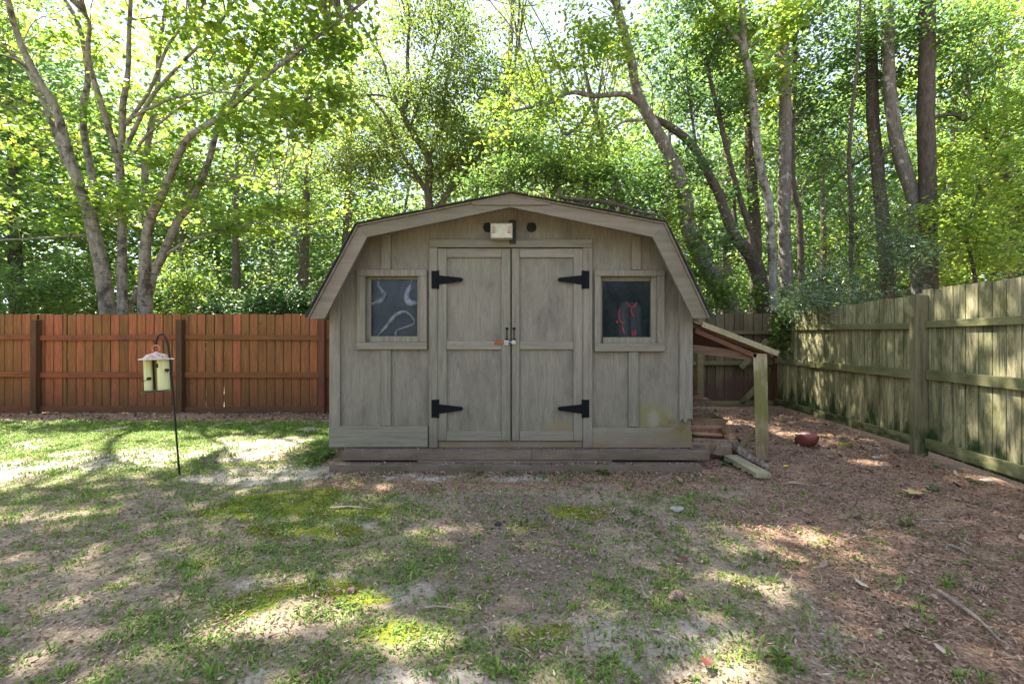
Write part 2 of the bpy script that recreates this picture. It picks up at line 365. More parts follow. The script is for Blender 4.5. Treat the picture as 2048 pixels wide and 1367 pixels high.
col = mixc(t, math_(t, 'MULTIPLY', brk('green'), .55), col, grn); col = mixc(t, brk('moss', 1.6), col, mos)
col = mixc(t, 1.0, col, (1.42, 1.38, 1.30), "MULTIPLY")
L.new(col, b.inputs['Base Color']); b.inputs['Roughness'].default_value = .95; b.inputs['Specular IOR Level'].default_value = .1
bump(t, math_(t, 'ADD', na, nc), .9, .012, b)
M['ground'] = m
go = g.build('ground', m, smooth=True); tag(go, kind='structure')
fl = fields(X.ravel(), Yg.ravel())
for k in ('green', 'moss', 'sand_sun', 'mulch', 'dark'):
    a_ = go.data.attributes.new(k, 'FLOAT', 'POINT'); a_.data.foreach_set('value', fl[k].astype(np.float32))

# ------------------------------------------------------------------ leaves and grass generators
def basis(rg, n, tilt=.6, flat_up=True):
    """random leaf frames: u (length), v (width), n"""
    yaw = rg.uniform(0, 2 * np.pi, n)
    nr = np.stack([rg.normal(0, tilt, n), rg.normal(0, tilt, n), np.ones(n)], 1); nr /= np.linalg.norm(nr, axis=1)[:, None]
    d = np.stack([np.cos(yaw), np.sin(yaw), np.zeros(n)], 1)
    v = np.cross(nr, d); v /= np.linalg.norm(v, axis=1)[:, None]; u = np.cross(v, nr)
    return u, v, nr
TPL = {
 'oval': (np.array([(0, 0), (.35, .26), (.75, .20), (1, 0), (.75, -.20), (.35, -.26)]), [(0, 1, 2, 3), (0, 3, 4, 5)]),
 'diamond': (np.array([(0, 0), (.45, .30), (1, 0), (.45, -.30)]), [(0, 1, 2), (0, 2, 3)]),
 'narrow': (np.array([(0, 0), (.45, .13), (1, 0), (.45, -.13)]), [(0, 1, 2), (0, 2, 3)]),
 'maple': (np.array([(0, 0), (.12, .16), (.05, .48), (.38, .30), (.62, .46), (.66, .17), (1, 0), (.66, -.17), (.62, -.46), (.38, -.30), (.05, -.48), (.12, -.16)]), [tuple(range(12))]),
}
def leaves(mb, c, size, kind, rg, tilt=.6, a=None, fold=.12, droop=0):
    n = len(c); u, v, nr = basis(rg, n, tilt)
    if droop:
        u = u * (1 - droop) + np.array([0, 0, -1.0]) * droop; u /= np.linalg.norm(u, axis=1)[:, None]
    tp, fs = TPL[kind]; s = size * rg.uniform(.6, 1.35, n)
    V = c[:, None, :] + s[:, None, None] * (tp[None, :, 0, None] * u[:, None, :] + tp[None, :, 1, None] * v[:, None, :] - np.abs(tp[None, :, 1, None]) * fold * 2 * nr[:, None, :] * (1 if kind != 'maple' else .3))
    k = len(tp); base = (np.arange(n) * k)[:, None]; n0 = mb.n
    a = rg.uniform(0, 1, n) if a is None else a
    mb.v.append(V.reshape(-1, 3)); mb.n += n * k
    for f in fs:
        mb.f.append((base + np.array(f)[None, :] + n0).astype(np.int32)); mb.a.append(a)
LEAF = {
 'far': leafmat('distant_sunlit_leaves', [(0, (.060, .115, .048)), (.5, (.115, .20, .065)), (1, (.24, .31, .10))], .58, tmul=2.1),  # lighter leaf colour stands in for sun and haze on the distant wood
 'lime': leafmat('lime_leaves', [(0, (.050, .100, .020)), (.4, (.110, .180, .030)), (.8, (.20, .265, .04)), (1, (.36, .34, .05))], .55, tmul=2.5),
 'mid': leafmat('mid_green_leaves', [(0, (.028, .068, .018)), (.5, (.070, .130, .032)), (.85, (.13, .20, .045)), (1, (.25, .27, .06))], .52, tmul=2.5),
 'blue': leafmat('cool_green_leaves', [(0, (.035, .075, .032)), (.6, (.080, .145, .055)), (1, (.14, .21, .08))], .48, rough=.35, tmul=1.9),
 'olive': leafmat('olive_leaves', [(0, (.060, .095, .025)), (.5, (.125, .175, .040)), (.85, (.20, .250, .055)), (1, (.30, .28, .07))], .55, tmul=1.9),
 'dark': leafmat('dark_shrub_leaves', [(0, (.015, .045, .012)), (.7, (.04, .10, .02)), (1, (.08, .16, .03))], .35, tmul=1.5),
 'glossy': leafmat('glossy_pale_leaves', [(0, (.035, .075, .030)), (.6, (.08, .14, .055)), (1, (.17, .23, .11))], .3, rough=.22, tmul=1.5, spec=.9),
}
def blob_pts(rg, blobs):
    """blobs: (px,py,Y, rpx,rpy, rY, n) -> cluster centres in the world"""
    out = []
    for px, py, Y, rx, ry, rY, n in blobs:
        d = rg.normal(0, 1, (n, 3)); d /= np.linalg.norm(d, axis=1)[:, None]; d *= (rg.uniform(0.02, 1, n) ** .42)[:, None]
        cy = Y; c = np.array(P(px, py, Y)); s = np.array([rx * Y / F, rY, ry * Y / F])
        out.append(c + d * s)
    return np.concatenate(out)
SUNNY = [(-4.5, 4.7, 2.6, 1.0, .42), (-5.9, 5.6, 2.2, .40, .15), (-.95, 2.08, .42, .14, .35), (-.46, 1.93, .20, .12, .1), (-.42, 3.0, .22, .09, 0), (.05, 3.02, .14, .05, 0), (.78, 1.72, .25, .12, .3), (3.5, 5.75, .55, .10, -.2),
         (3.0, 4.75, .35, .10, 0), (1.75, 2.95, .30, .12, -.3), (3.55, 4.45, .2, .08, 0), (2.35, 3.9, .22, .08, 0), (1.3, 2.35, .16, .07, 0), (-3.4, 3.2, .5, .07, .2), (2.9, 6.4, .3, .1, 0), (-2.0, 6.0, .5, .12, .3)]
def shade_ok(c, rg):
    sx = c[:, 0] - SUN.x / SUN.z * c[:, 2]; sy = c[:, 1] - SUN.y / SUN.z * c[:, 2]; keep = np.ones(len(c), bool)
    for cx, cy, rx, ry, ro in SUNNY:
        e = ell(sx, sy, cx, cy, rx, ry, ro) + (vn(sx, sy, .11, 71) - .5) * .7
        keep &= ~((e < 1.0) & (c[:, 2] > 1.2) & (rg.uniform(0, 1, len(c)) < .97))
    return keep
def clusters(mb, cs, n_leaf, rad, size, kind, rg, tilt=.6, flatz=.45, droop=0, vary=.45):
    n = rg.poisson(n_leaf, len(cs)); idx = np.repeat(np.arange(len(cs)), n); tot = len(idx)
    r = rad * rg.uniform(.6, 1.4, len(cs))
    d = rg.normal(0, .55, (tot, 3)) * r[idx][:, None] * np.array([1, 1, flatz])
    ca = rg.uniform(0, 1, len(cs))
    a = np.clip(ca[idx] * vary + rg.uniform(0, 1, tot) * (1 - vary), 0, 1)
    c = cs[idx] + d; k = shade_ok(c, rg); leaves(mb, c[k], size, kind, rg, tilt, a[k], droop=droop)
def twigs(mb, skel, cs, rg, r0=.012, frac=.7):
    sk = np.asarray(skel)
    for c in cs:
        if rg.uniform() > frac: continue
        # start from a skeleton point below and near the cluster
        d = np.linalg.norm(sk - (c - np.array([0, 0, .6])), axis=1) * rg.uniform(.8, 1.25, len(sk))
        s = sk[np.argmin(d)]; L_ = np.linalg.norm(c - s)
        if L_ < .15 or L_ > 5: continue
        m1 = s + (c - s) * .35 + np.array([rg.normal(0, .08), rg.normal(0, .08), .10]) * L_
        m2 = s + (c - s) * .7 + np.array([rg.normal(0, .06), rg.normal(0, .06), .08]) * L_
        p = spline([s, m1, m2, c + (c - s) / L_ * .12], 3)
        mb.tube(p, np.linspace(r0 * (.6 + .25 * L_), .004, len(p)), 4, cap=False)
def tree(name, label, limbs, blobs, leafm, barkm, leaf=dict(n=70, rad=.45, size=.09, kind='diamond'), seed=1, group=None, cat='tree', twigr=.012, extra=None, sides=12):
    """limbs: list of (points as (px,py,Y), width px list, is_main). First is the trunk down to the ground."""
    rg = np.random.default_rng(seed)
    p0 = limbs[0][0][0]; base = P(*p0); base.z = float(gz(base.x, base.y)) - .05
    root = thing(name, base, label, cat, group)
    skel = []
    for k, (pts, ws) in enumerate(limbs):
        W = [P(*q) for q in pts]
        if len(pts) and (k == 0 or pts[0][1] > 600):    # goes down to the soil
            g0 = W[0].copy(); g0.z = base.z; W = [g0] + W; ws = [ws[0] * 1.25] + list(ws); pts = [pts[0]] + list(pts)
        wp = spline(W, 6); rad = np.interp(np.linspace(0, 1, len(wp)), np.linspace(0, 1, len(ws)), [q * .44 * p[2] / F for q, p in zip(ws, pts)])
        mb = MB(); mb.tube(wp, rad, sides if k < 4 else 8, .07, seed=seed + k)
        # small side knots
        mb.build('trunk' if (k == 0 or pts[0][1] > 600) else 'limb', barkm, root, smooth=True)
        skel.append(wp)
    skel = np.concatenate(skel)
    cs = blob_pts(rg, blobs)
    if extra is not None: cs = np.concatenate([cs, extra])
    up = skel[skel[:, 2] > 1.9] if (skel[:, 2] > 1.9).any() else skel
    tw = MB(); twigs(tw, up, cs, rg, twigr)
    if tw.n: tw.build('branches', barkm, root)
    cr = MB(); clusters(cr, cs, leaf['n'], leaf['rad'], leaf['size'], leaf['kind'], rg, leaf.get('tilt', .6), leaf.get('flatz', .45), leaf.get('droop', 0))
    cr.build('crown', leafm, root)
    return root

BARK = {
 'pale': barkmat('pale_smooth_bark', (.10, .088, .075), (.34, .31, .27), (.075, .062, .052), (.50, .62), .60, 7),
 'patchy': barkmat('patchy_grey_bark', (.060, .050, .042), (.20, .175, .15), (.33, .32, .28), (.56, .62), 0, 9),
 'dark': barkmat('dark_furrowed_bark', (.035, .028, .022), (.125, .098, .080), (.15, .15, .12), (.60, .70), 0, 9, .2),
 'far': barkmat('far_grey_bark', (.07, .06, .05), (.17, .15, .13), (.10, .09, .07), (.5, .6), 0, 5),
}

# ------------------------------------------------------------------ shed
YW = 4.50                                  # wall face
def wx(px, Y=YW): return (px - 1024) / F * Y
def wz(py, Y=YW): return CH - (py - 680) / F * Y
shed = thing('shed', (0, YW, .1), 'taupe painted barn-roofed garden shed with closed double doors and two small windows', 'shed')
X0, X1 = wx(660), wx(1382); ZB = wz(896)
KL, KR, PK = (wx(722), wz(462)), (wx(1318), wz(462)), (wx(1022), wz(397))
FL_, FR_ = (X0, wz(612)), (X1, wz(606))
YF = 4.20
def fp(px, py): return ((px - 1024) / F * YF, CH - (py - 680) / F * YF)
O = [fp(619, 637), fp(717, 453), fp(1022, 392), fp(1328, 449), fp(1415, 636)]
def top(x): return float(np.interp(x, [q[0] for q in O], [q[1] for q in O])) - .001
KL, PK, KR = (O[1][0], top(O[1][0])), (O[2][0], top(O[2][0])), (O[3][0], top(O[3][0]))
FL_, FR_ = (X0, top(X0)), (X1, top(X1))
WIN = [(wx(732), wx(841), wz(684), wz(553)), (wx(1200), wx(1313), wz(686), wz(553))]
mb = MB()
cuts = [X0, KL[0], WIN[0][0], WIN[0][1], PK[0], WIN[1][0], WIN[1][1], KR[0], X1]
cuts = sorted(cuts)
for a, c in zip(cuts[:-1], cuts[1:]):
    w_ = [q for q in WIN if a >= q[0] - 1e-6 and c <= q[1] + 1e-6]
    if w_:
        mb.prism([(a, ZB), (c, ZB), (c, w_[0][2]), (a, w_[0][2])], YW, YW + .05, .5)
        mb.prism([(a, w_[0][3]), (c, w_[0][3]), (c, top(c)), (a, top(a))], YW, YW + .05, .5)
    else:
        mb.prism([(a, ZB), (c, ZB), (c, top(c)), (a, top(a))], YW, YW + .05, .5)
mb.build('front_wall', M['paint_panel'], shed)
YB = 7.25
for s, xa, xb, zt in ((-1, X0, X0 + .05, FL_[1]), (1, X1 - .05, X1, FR_[1])):
    MB().box(xa, xb, YW + .052, YB, ZB, zt).build('side_wall', M['paint_panel'], shed)
mb = MB(); mb.prism([(X0, ZB), (X1, ZB), (X1, FR_[1]), KR, PK, KL, (X0, FL_[1])], YB + .002, YB + .05); mb.build('back_wall', M['paint_panel'], shed)
MB().box(X0 + .06, X1 - .06, YW + .06, YB - .02, ZB + .005, ZB + .04).build('floor_deck', M['shed_in'], shed)
# dark inner lining right behind the window openings
# trim pieces (x0,x1,y_top,y_bottom px; depth in front of the wall)
def bd(name, a, c, yt, yb, d, mat, par=shed, back=-.001, bevel=.003, rnd=.5, Y=YW):
    return MB().box(wx(a), wx(c), Y - d, Y - back if back < 0 else Y - back, wz(yb), wz(yt), rnd, .0015).build(name, mat, par, bevel=bevel)
def board(name, a, c, yt, yb, d0, d1, mat, par=shed, bevel=.003, rnd=None):
    """board standing d0..d1 metres in front of the wall"""
    rnd = random.random() if rnd is None else rnd
    return MB().box(wx(a), wx(c), YW - d1, YW - d0, wz(yb), wz(yt), rnd, .0012).build(name, mat, par, bevel=bevel)
PT, PV, PH = M['paint_trim'], M['paint'], M['paint_h']
mb = MB(); mb.prism([(wx(661), wz(852)), (wx(682), wz(852)), (wx(682), wz(572)), (wx(661), wz(616))], YW - .03, YW - .001, .7); mb.build('corner_board', PT, shed, bevel=.003)
mb = MB(); mb.prism([(wx(1357), wz(843)), (wx(1363), wz(836)), (wx(1368), wz(845)), (wx(1376), wz(835)), (wx(1383), wz(838)), (wx(1383), wz(612)), (wx(1357), wz(556))], YW - .03, YW - .001, .5); mb.build('corner_board', PT, shed, bevel=.002)
board('skirt_board', 661, 857, 851, 892, .001, .036, M['paint_h'])
mb = MB(); mb.prism([(wx(1182), wz(893)), (wx(1381), wz(893)), (wx(1381), wz(860)), (wx(1368), wz(858)), (wx(1360), wz(862)), (wx(1344), wz(854)), (wx(1182), wz(853))], YW - .038, YW - .001, .3); mb.build('skirt_board', M['skirt'], shed, bevel=.002)
board('door_casing', 860, 877, 497, 893, .001, .046, PT); board('door_casing', 1164.5, 1183, 497, 893, .001, .046, PT)
board('door_header', 860, 1183, 481, 496.3, .001, .048, PH)
board('threshold', 877.6, 1164, 880, 893, .001, .028, M['skirt'])
for a, c, yt, yb in ((764, 783, 470, 539), (764, 783, 699, 850), (1262, 1280, 474, 540), (1256, 1275, 703, 852)):
    board('batten', a, c, yt, yb, .001, .030, PV, bevel=.002)
board('batten', 1027, 1032, 412, 480, .001, .012, PV)
def door(name, a, c, side):
    yt, yb = 499, 878.5
    rt = MB().box(wx(a), wx(c), YW - .026, YW - .004, wz(yb), wz(yt), .5).build(name, M['paint_panel'], shed, bevel=.002)
    s0, s1 = (17, 17) if side < 0 else (15, 18)
    for p, q in ((a, a + s0), (c - s1, c)):
        board('stile', p, q, yt, yb, .027, .050, PT, rt)
    for y0, y1 in ((yt, 516), (682, 698), (860, yb)):
        board('rail', a + s0 + .3, c - s1 - .3, y0, y1, .027, .047, PH, rt)
    # T hinges
    for yh in (560.5, 815):
        h = MB(); px0 = a if side < 0 else c; sg = -1 if side < 0 else 1
        xa, xb = wx(px0 - 13) if side < 0 else wx(px0 + .8), wx(px0 - .8) if side < 0 else wx(px0 + 13)
        h.box(xa, xb, YW - .054, YW - .047, wz(yh + 17.5), wz(yh - 17.5))
        tip = px0 + 47 * (1 if side < 0 else -1); z = lambda q: wz(q)
        xs_, xt = wx(px0 + (2 if side < 0 else -2)), wx(tip)
        h.prism([(xs_, z(yh + 9.5)), (xs_, z(yh - 8.5)), (xt, z(yh - 3.6)), (wx(tip + (3 if side < 0 else -3)), z(yh)), (xt, z(yh + 3.6))], YW - .059, YW - .0515)
        h.tube([(wx(px0), YW - .056, z(yh + 18)), (wx(px0), YW - .056, z(yh - 18))], .011, 10)
        for k in (.2, .5, .85):
            h.tube([(xs_ + (xt - xs_) * k, YW - .063, z(yh)), (xs_ + (xt - xs_) * k, YW - .057, z(yh))], .006, 8)
        for k in (-10, 0, 10):
            h.tube([((xa + xb) / 2, YW - .058, z(yh + k)), ((xa + xb) / 2, YW - .053, z(yh + k))], .006, 8)
        h.build('hinge', M['black'], rt)
    hx = 1014 if side < 0 else 1028
    h = MB(); pts = [(wx(hx), YW - .05, wz(657)), (wx(hx), YW - .075, wz(660)), (wx(hx), YW - .085, wz(668)), (wx(hx), YW - .075, wz(677)), (wx(hx), YW - .05, wz(680))]
    h.tube(spline(pts, 4), .0055, 8); h.box(wx(hx - 3), wx(hx + 3), YW - .056, YW - .050, wz(659), wz(655)); h.box(wx(hx - 3), wx(hx + 3), YW - .056, YW - .050, wz(681), wz(677))
    h.build('handle', M['black'], rt, smooth=False)
    return rt
dl = door('door', 877.8, 1020.5, -1); dr = door('door', 1024, 1163.8, 1)
h = MB(); h.box(wx(989), wx(1008), YW - .056, YW - .049, wz(688), wz(680)); h.build('hasp', M['rust'], dl, bevel=.001)
h = MB(); h.box(wx(1008), wx(1017), YW - .060, YW - .0495, wz(689), wz(680)); h.tube([(wx(1027), YW - .075, wz(684)), (wx(1027), YW - .05, wz(684))], .022, 14); h.tube([(wx(1010), YW - .064, wz(684.5)), (wx(1030), YW - .064, wz(684.5))], .006, 8); h.build('latch', M['steel'], dr, smooth=False)
# windows
m, t, N, L, b = newmat('window_glass')
b.inputs['Base Color'].default_value = (.06, .08, .11, 1); b.inputs['Roughness'].default_value = .05
tp = node(t, 'ShaderNodeBsdfTransparent'); ms = node(t, 'ShaderNodeMixShader')
dn = noise(t, pos(t), 14, 8, .75); L.new(ramp(t, dn, [(.42, (.08,) * 3), (.75, (.22,) * 3)]), ms.inputs[0])
L.new(tp.outputs[0], ms.inputs[1]); L.new(b.outputs[0], ms.inputs[2]); L.new(ms.outputs[0], N['Material Output'].inputs[0]); M['glass'] = m
M['film'] = flat('dark_plastic_film', (.014, .022, .042), .3, nz=.4, scale=9)
M['fold'] = flat('pale_fold_reflection', (.20, .21, .26), .5, nz=.45, scale=14)
def window(a, c, yt, yb, ca, cc, cyt, cyb, ga, gc, gyt, gyb):
    """opening a..c / casing ca..cc / glass ga..gc"""
    wn = MB()
    wn.box(wx(ca), wx(a), YW - .036, YW - .001, wz(yb), wz(yt)); wn.box(wx(c), wx(cc), YW - .036, YW - .001, wz(yb), wz(yt))
    wn.box(wx(ca), wx(cc), YW - .038, YW - .001, wz(yt) + .001, wz(cyt)); fr = wn.build('window', PT, shed, bevel=.003)
    MB().box(wx(ca), wx(cc), YW - .044, YW - .001, wz(cyb), wz(yb) - .001).build('sill', PH, fr, bevel=.003)
    sh = MB()       # sash, set back
    sh.box(wx(a), wx(ga), YW + .038, YW + .05, wz(yb), wz(yt)); sh.box(wx(gc), wx(c), YW - .005, YW + .04, wz(yb), wz(yt))
    sh.box(wx(ga), wx(gc), YW + .004, YW + .04, wz(yb), wz(gyb)); sh.box(wx(ga), wx(gc), YW + .038, YW + .05, wz(gyt), wz(yt))
    sh.build('sash', PV, fr, bevel=.002)
    MB().box(wx(ga), wx(gc), YW + .036, YW + .040, wz(gyb), wz(gyt)).build('pane', M['glass'], fr)
    return fr
wl = window(732, 841, 553, 684, 716, 855, 540, 698, 740, 835, 558, 672)
wr = window(1200, 1313, 553, 686, 1188, 1327, 541, 702, 1206, 1302, 561, 674)
MB().box(wx(736), wx(838), YW + .075, YW + .078, wz(680), wz(555)).build('plastic_film', M['film'], wl)
# pale ribbons on the film behind the left pane: folds with reflections painted in
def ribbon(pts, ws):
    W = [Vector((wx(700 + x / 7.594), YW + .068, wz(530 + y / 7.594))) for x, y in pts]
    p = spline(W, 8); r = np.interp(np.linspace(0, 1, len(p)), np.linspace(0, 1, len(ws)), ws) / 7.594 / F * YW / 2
    mb = MB(); mb.tube(p, r, 10); mb.build('fold_reflection', M['fold'], wl, smooth=True)
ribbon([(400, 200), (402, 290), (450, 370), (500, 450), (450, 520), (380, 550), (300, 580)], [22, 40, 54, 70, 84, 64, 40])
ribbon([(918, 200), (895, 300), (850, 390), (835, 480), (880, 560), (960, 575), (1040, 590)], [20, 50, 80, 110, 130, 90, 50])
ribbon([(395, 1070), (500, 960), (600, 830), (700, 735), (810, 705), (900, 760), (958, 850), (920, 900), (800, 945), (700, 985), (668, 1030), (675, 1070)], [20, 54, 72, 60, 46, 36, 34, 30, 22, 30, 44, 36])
# things behind the right pane
def rp(x, y, d=.12): return Vector((wx(1180 + x / 7.594, YW + d), YW + d, wz(530 + y / 7.594, YW + d)))
vest = thing('life_vest', tuple(rp(620, 1100, .2)), 'dark padded vest with red cords leaning behind the right shed window', 'vest')
mb = MB()
for cx, wd in ((520, 90), (690, 95)):
    p = spline([rp(cx, 1120, .2), rp(cx - 8, 900, .2), rp(cx, 700, .2), rp(cx + (610 - cx) * .3, 560, .2)], 5)
    mb.tube(p, np.linspace(.065, .045, len(p)) * wd / 90, 12, .05)
mb.build('padding', flat('charcoal_fabric', (.022, .028, .032), .8, scale=50), vest, smooth=True)
M['cord'] = flat('red_cord', (.50, .012, .030), .5, nz=.2)
for pts in ([(560, 560), (600, 620), (650, 635), (690, 600), (715, 575)], [(620, 650), (635, 730), (670, 780)], [(450, 660), (440, 760), (460, 840), (500, 890)], [(410, 840), (415, 880)], [(490, 920), (505, 980), (520, 1040)], [(640, 990), (650, 1070)], [(690, 985), (680, 1060)]):
    mb = MB(); mb.tube(spline([rp(*q, .08) for q in pts], 5), .0065 if len(pts) != 2 else .008, 6); mb.build('cord', M['cord'], vest, smooth=True)
# vents, floodlight
for cx in (976, 1063):
    mb = MB(); c0 = (wx(cx), wz(455)); a = np.linspace(0, 2 * np.pi, 25)[:-1]
    mb.prism([(c0[0] + .047 * math.cos(k), c0[1] + .047 * math.sin(k)) for k in a], YW - .010, YW - .001)
    v = mb.build('vent', M['black'], shed)
    mb = MB()
    for k in range(-3, 4): mb.box(c0[0] - .04, c0[0] + .04, YW - .016, YW - .011, c0[1] + k * .012 - .003, c0[1] + k * .012 + .003)
    mb.build('louvre', M['vent'], v)
lx0, lx1, lz0, lz1 = wx(981, 4.33), wx(1025, 4.33), wz(476, 4.33), wz(446, 4.33)
mb = MB(); mb.box(lx0, lx1, 4.36, 4.42, lz0, lz1); mb.box(lx0, lx1, 4.33, 4.36, lz0, lz0 + .008); mb.box(lx0, lx1, 4.33, 4.36, lz1 - .008, lz1); mb.box(lx0, lx0 + .008, 4.33, 4.36, lz0 + .008, lz1 - .008); mb.box(lx1 - .008, lx1, 4.33, 4.36, lz0 + .008, lz1 - .008)
fld = mb.build('floodlight', M['lampbox'], shed, bevel=.003)
mb = MB(); mb.box(lx0 + .009, lx1 - .009, 4.334, 4.337, lz0 + .009, lz1 - .009); mb.build('lens', flat('yellowed_lamp_glass', (.42, .40, .27), .15, nz=.1), fld)
M['clip'] = flat('rusty_clip', (.34, .22, .15), .7)
for q in (.14, .84): MB().box(lx0 + (lx1 - lx0) * q - .012, lx0 + (lx1 - lx0) * q + .014, 4.322, 4.3335, lz0 + .05, lz0 + .11).build('clip', M['clip'], fld)
mb = MB(); mb.tube([((lx0 + lx1) / 2 + .03, 4.42, (lz0 + lz1) / 2 - .03), ((lx0 + lx1) / 2 + .03, YW - .001, (lz0 + lz1) / 2 - .05)], .02, 10); mb.box(lx1 - .03, lx1 + .035, YW - .05, YW - .002, lz0 - .03, lz1 + .06); mb.build('bracket', M['vent'], fld)
# roof: fascia at YF, decking and shingles back over the shed
I = [fp(649, 637), fp(734, 474), fp(1022, 414), fp(1306, 474), fp(1386, 636)]
for k, nm in enumerate(('lower', 'upper', 'upper', 'lower')):
    mb = MB(); mb.prism([O[k], O[k + 1], I[k + 1], I[k]], YF, YF + .035, random.random()); mb.build('fascia_board', M['fascia'], shed, bevel=.002)
mb = MB(); mb.prism([fp(944, 410.5), fp(1102, 410.5), (lambda a, b_: (a[0], a[1]))(fp(1102, 407), 0), fp(1022, 391.5), fp(944, 407)], YF - .014, YF - .001, .7); mb.build('gusset_plate', M['fascia'], shed, bevel=.002)
def off(pts, d):
    out = []
    for k, p in enumerate(pts):
        a = pts[max(k - 1, 0)]; c = pts[min(k + 1, len(pts) - 1)]
        tx, tz = c[0] - a[0], c[1] - a[1]; l = math.hypot(tx, tz); out.append((p[0] - tz / l * d, p[1] + tx / l * d))
    return out
O1, O2, O3 = off(O, .004), off(O, .020), off(O, .042)
for k in range(4):
    MB().prism([O1[k], O1[k + 1], O2[k + 1], O2[k]], YF - .012, YB + .12).build('roof_deck', M['paint'], shed)
mb = MB(); rg = np.random.default_rng(3)
for k in range(4):      # shingle courses laid along each slope
    a, c = (O2[k], O2[k + 1]) if k < 2 else (O2[k + 1], O2[k]); L_ = math.hypot(c[0] - a[0], c[1] - a[1]); nco = int(L_ / .13)
    nx_, nz_ = -(c[1] - a[1]) / L_, (c[0] - a[0]) / L_
    if nz_ < 0: nx_, nz_ = -nx_, -nz_
    for q in range(nco + 1):
        f0, f1 = max(0, q / nco - .02), min(1, (q + 1.5) / nco)
        p0 = (a[0] + (c[0] - a[0]) * f0, a[1] + (c[1] - a[1]) * f0); p1 = (a[0] + (c[0] - a[0]) * f1, a[1] + (c[1] - a[1]) * f1)
        h0, h1 = .016 + .002 * rg.uniform(), .004
        pol = [(p0[0] + nx_ * .002, p0[1] + nz_ * .002), (p1[0] + nx_ * .002, p1[1] + nz_ * .002), (p1[0] + nx_ * h1, p1[1] + nz_ * h1), (p0[0] + nx_ * h0, p0[1] + nz_ * h0)]
        y = YF - .03 - rg.uniform(0, .02)
        while y < YB + .14:
            y2 = min(y + .30, YB + .15); mb.prism(pol, y, y2 - .006, rg.uniform()); y = y2
mb.build('shingles', M['shingle'], shed)
# soffit strip behind the fascia
# timber step, packing board and slab
solo(MB().box(wx(658, 4.28), wx(1402, 4.28), 4.28, 7.4, -.12, .078, .5, .004), 'concrete_slab', M['concrete'], (0, 4.3, 0), 'low brown-stained concrete slab under the shed', 'slab', bevel=.004)
solo(MB().box(wx(835, 4.36), wx(1224, 4.36), 4.345, 4.45, .079, .100, .5, .002), 'packing_board', M['concrete'], (0, 4.4, .08), 'thin packing board squeezed between concrete slab and timber step', 'board')
st = MB(); st.box(wx(682, 4.36), wx(1062, 4.36), 4.36, 4.63, .101, .192, .6, .003); st.box(wx(1062.6, 4.36), wx(1420, 4.36), 4.363, 4.63, .101, .190, .4, .003)
solo(st, 'timber_step', M['concrete'], (0, 4.4, .1), 'long dirt-stained timber step running under the shed doors', 'step', bevel=.003)
fx = MB(); fx.box(X0 + .01, X1 - .01, 4.64, 7.2, .079, ZB - .002); fx.build('floor_frame', M['skirt'], shed)

# ------------------------------------------------------------------ fences
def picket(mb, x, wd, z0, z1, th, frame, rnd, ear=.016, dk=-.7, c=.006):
    """dog-eared picket; frame(s, d, z) gives the world point s along and d behind the fence line"""
    pol = [(x, z0), (x + wd, z0), (x + wd, z1 - ear), (x + wd - ear, z1), (x + ear, z1), (x, z1 - ear)];
    inn = [(x + c, z0), (x + wd - c, z0), (x + wd - c, z1 - ear - c), (x + wd - ear - c * .4, z1 - c), (x + ear + c * .4, z1 - c), (x + c, z1 - ear - c)]
    n = 6; v = [frame(s, 0, z) for s, z in inn] + [frame(s, c, z) for s, z in pol] + [frame(s, th, z) for s, z in pol]
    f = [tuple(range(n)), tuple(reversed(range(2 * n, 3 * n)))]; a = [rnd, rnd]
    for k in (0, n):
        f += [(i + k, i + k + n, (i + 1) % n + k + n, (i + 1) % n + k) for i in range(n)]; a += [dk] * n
    q = mb.n; mb.add(v, [], 0)          # edges painted dark to stand in for the shade between boards
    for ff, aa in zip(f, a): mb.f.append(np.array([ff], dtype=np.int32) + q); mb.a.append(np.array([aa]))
def fbox(mb, frame, s0, s1, d0, d1, z0, z1, z0b=None, z1b=None, rnd=.5):
    z0b = z0 if z0b is None else z0b; z1b = z1 if z1b is None else z1b
    v = [frame(s, d, z) for s, za, zb in ((s0, z0, z1), (s1, z0b, z1b)) for d, z in ((d0, za), (d1, za), (d1, zb), (d0, zb))]
    mb.add(v, [(0, 1, 2, 3), (7, 6, 5, 4), (0, 4, 5, 1), (1, 5, 6, 2), (2, 6, 7, 3), (3, 7, 4, 0)], rnd)
# left stained fence
rg = np.random.default_rng(12)
Y1 = 7.84
fence = thing('stained_fence', (-5, Y1, 0), 'orange-brown stained wooden picket fence across the left side of the lawn', 'fence')
fr = lambda s, d, z: (s, Y1 + d, z)
posts = [-13.3, (-10.72), wx(64, Y1 - .1) + .02, wx(358, Y1 - .1), wx(643, Y1 - .1), wx(643, Y1 - .1) + 2.4]
for a, c in zip(posts[:-1], posts[1:]):
    mb = MB(); x = a - .04
    while x < c - .045:
        wd = rg.uniform(.132, .152); z1 = 1.70 + rg.uniform(-.012, .012); gap = rg.uniform(.001, .006) + (rg.uniform() < .08) * .008
        for gx in (wx(134, Y1), wx(447, Y1)):
            if x < gx < x + wd + .004: gap = .016; wd = gx - x - .004
        z0 = .03
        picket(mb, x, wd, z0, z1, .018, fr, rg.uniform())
        x += wd + gap
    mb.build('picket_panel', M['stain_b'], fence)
    sg = rg.uniform(-.012, .012, 6)
    for k, (z0, z1) in enumerate(((1.255, 1.34), (.61, .705), (.015, .115))):
        mb = MB(); fbox(mb, fr, a + .052, c - .052, -.040, -.001, z0 + sg[k], z1 + sg[k], z0 + sg[k + 3], z1 + sg[k + 3], rg.uniform())
        mb.build('fence_rail', M['stain_r'], fence, bevel=.003)
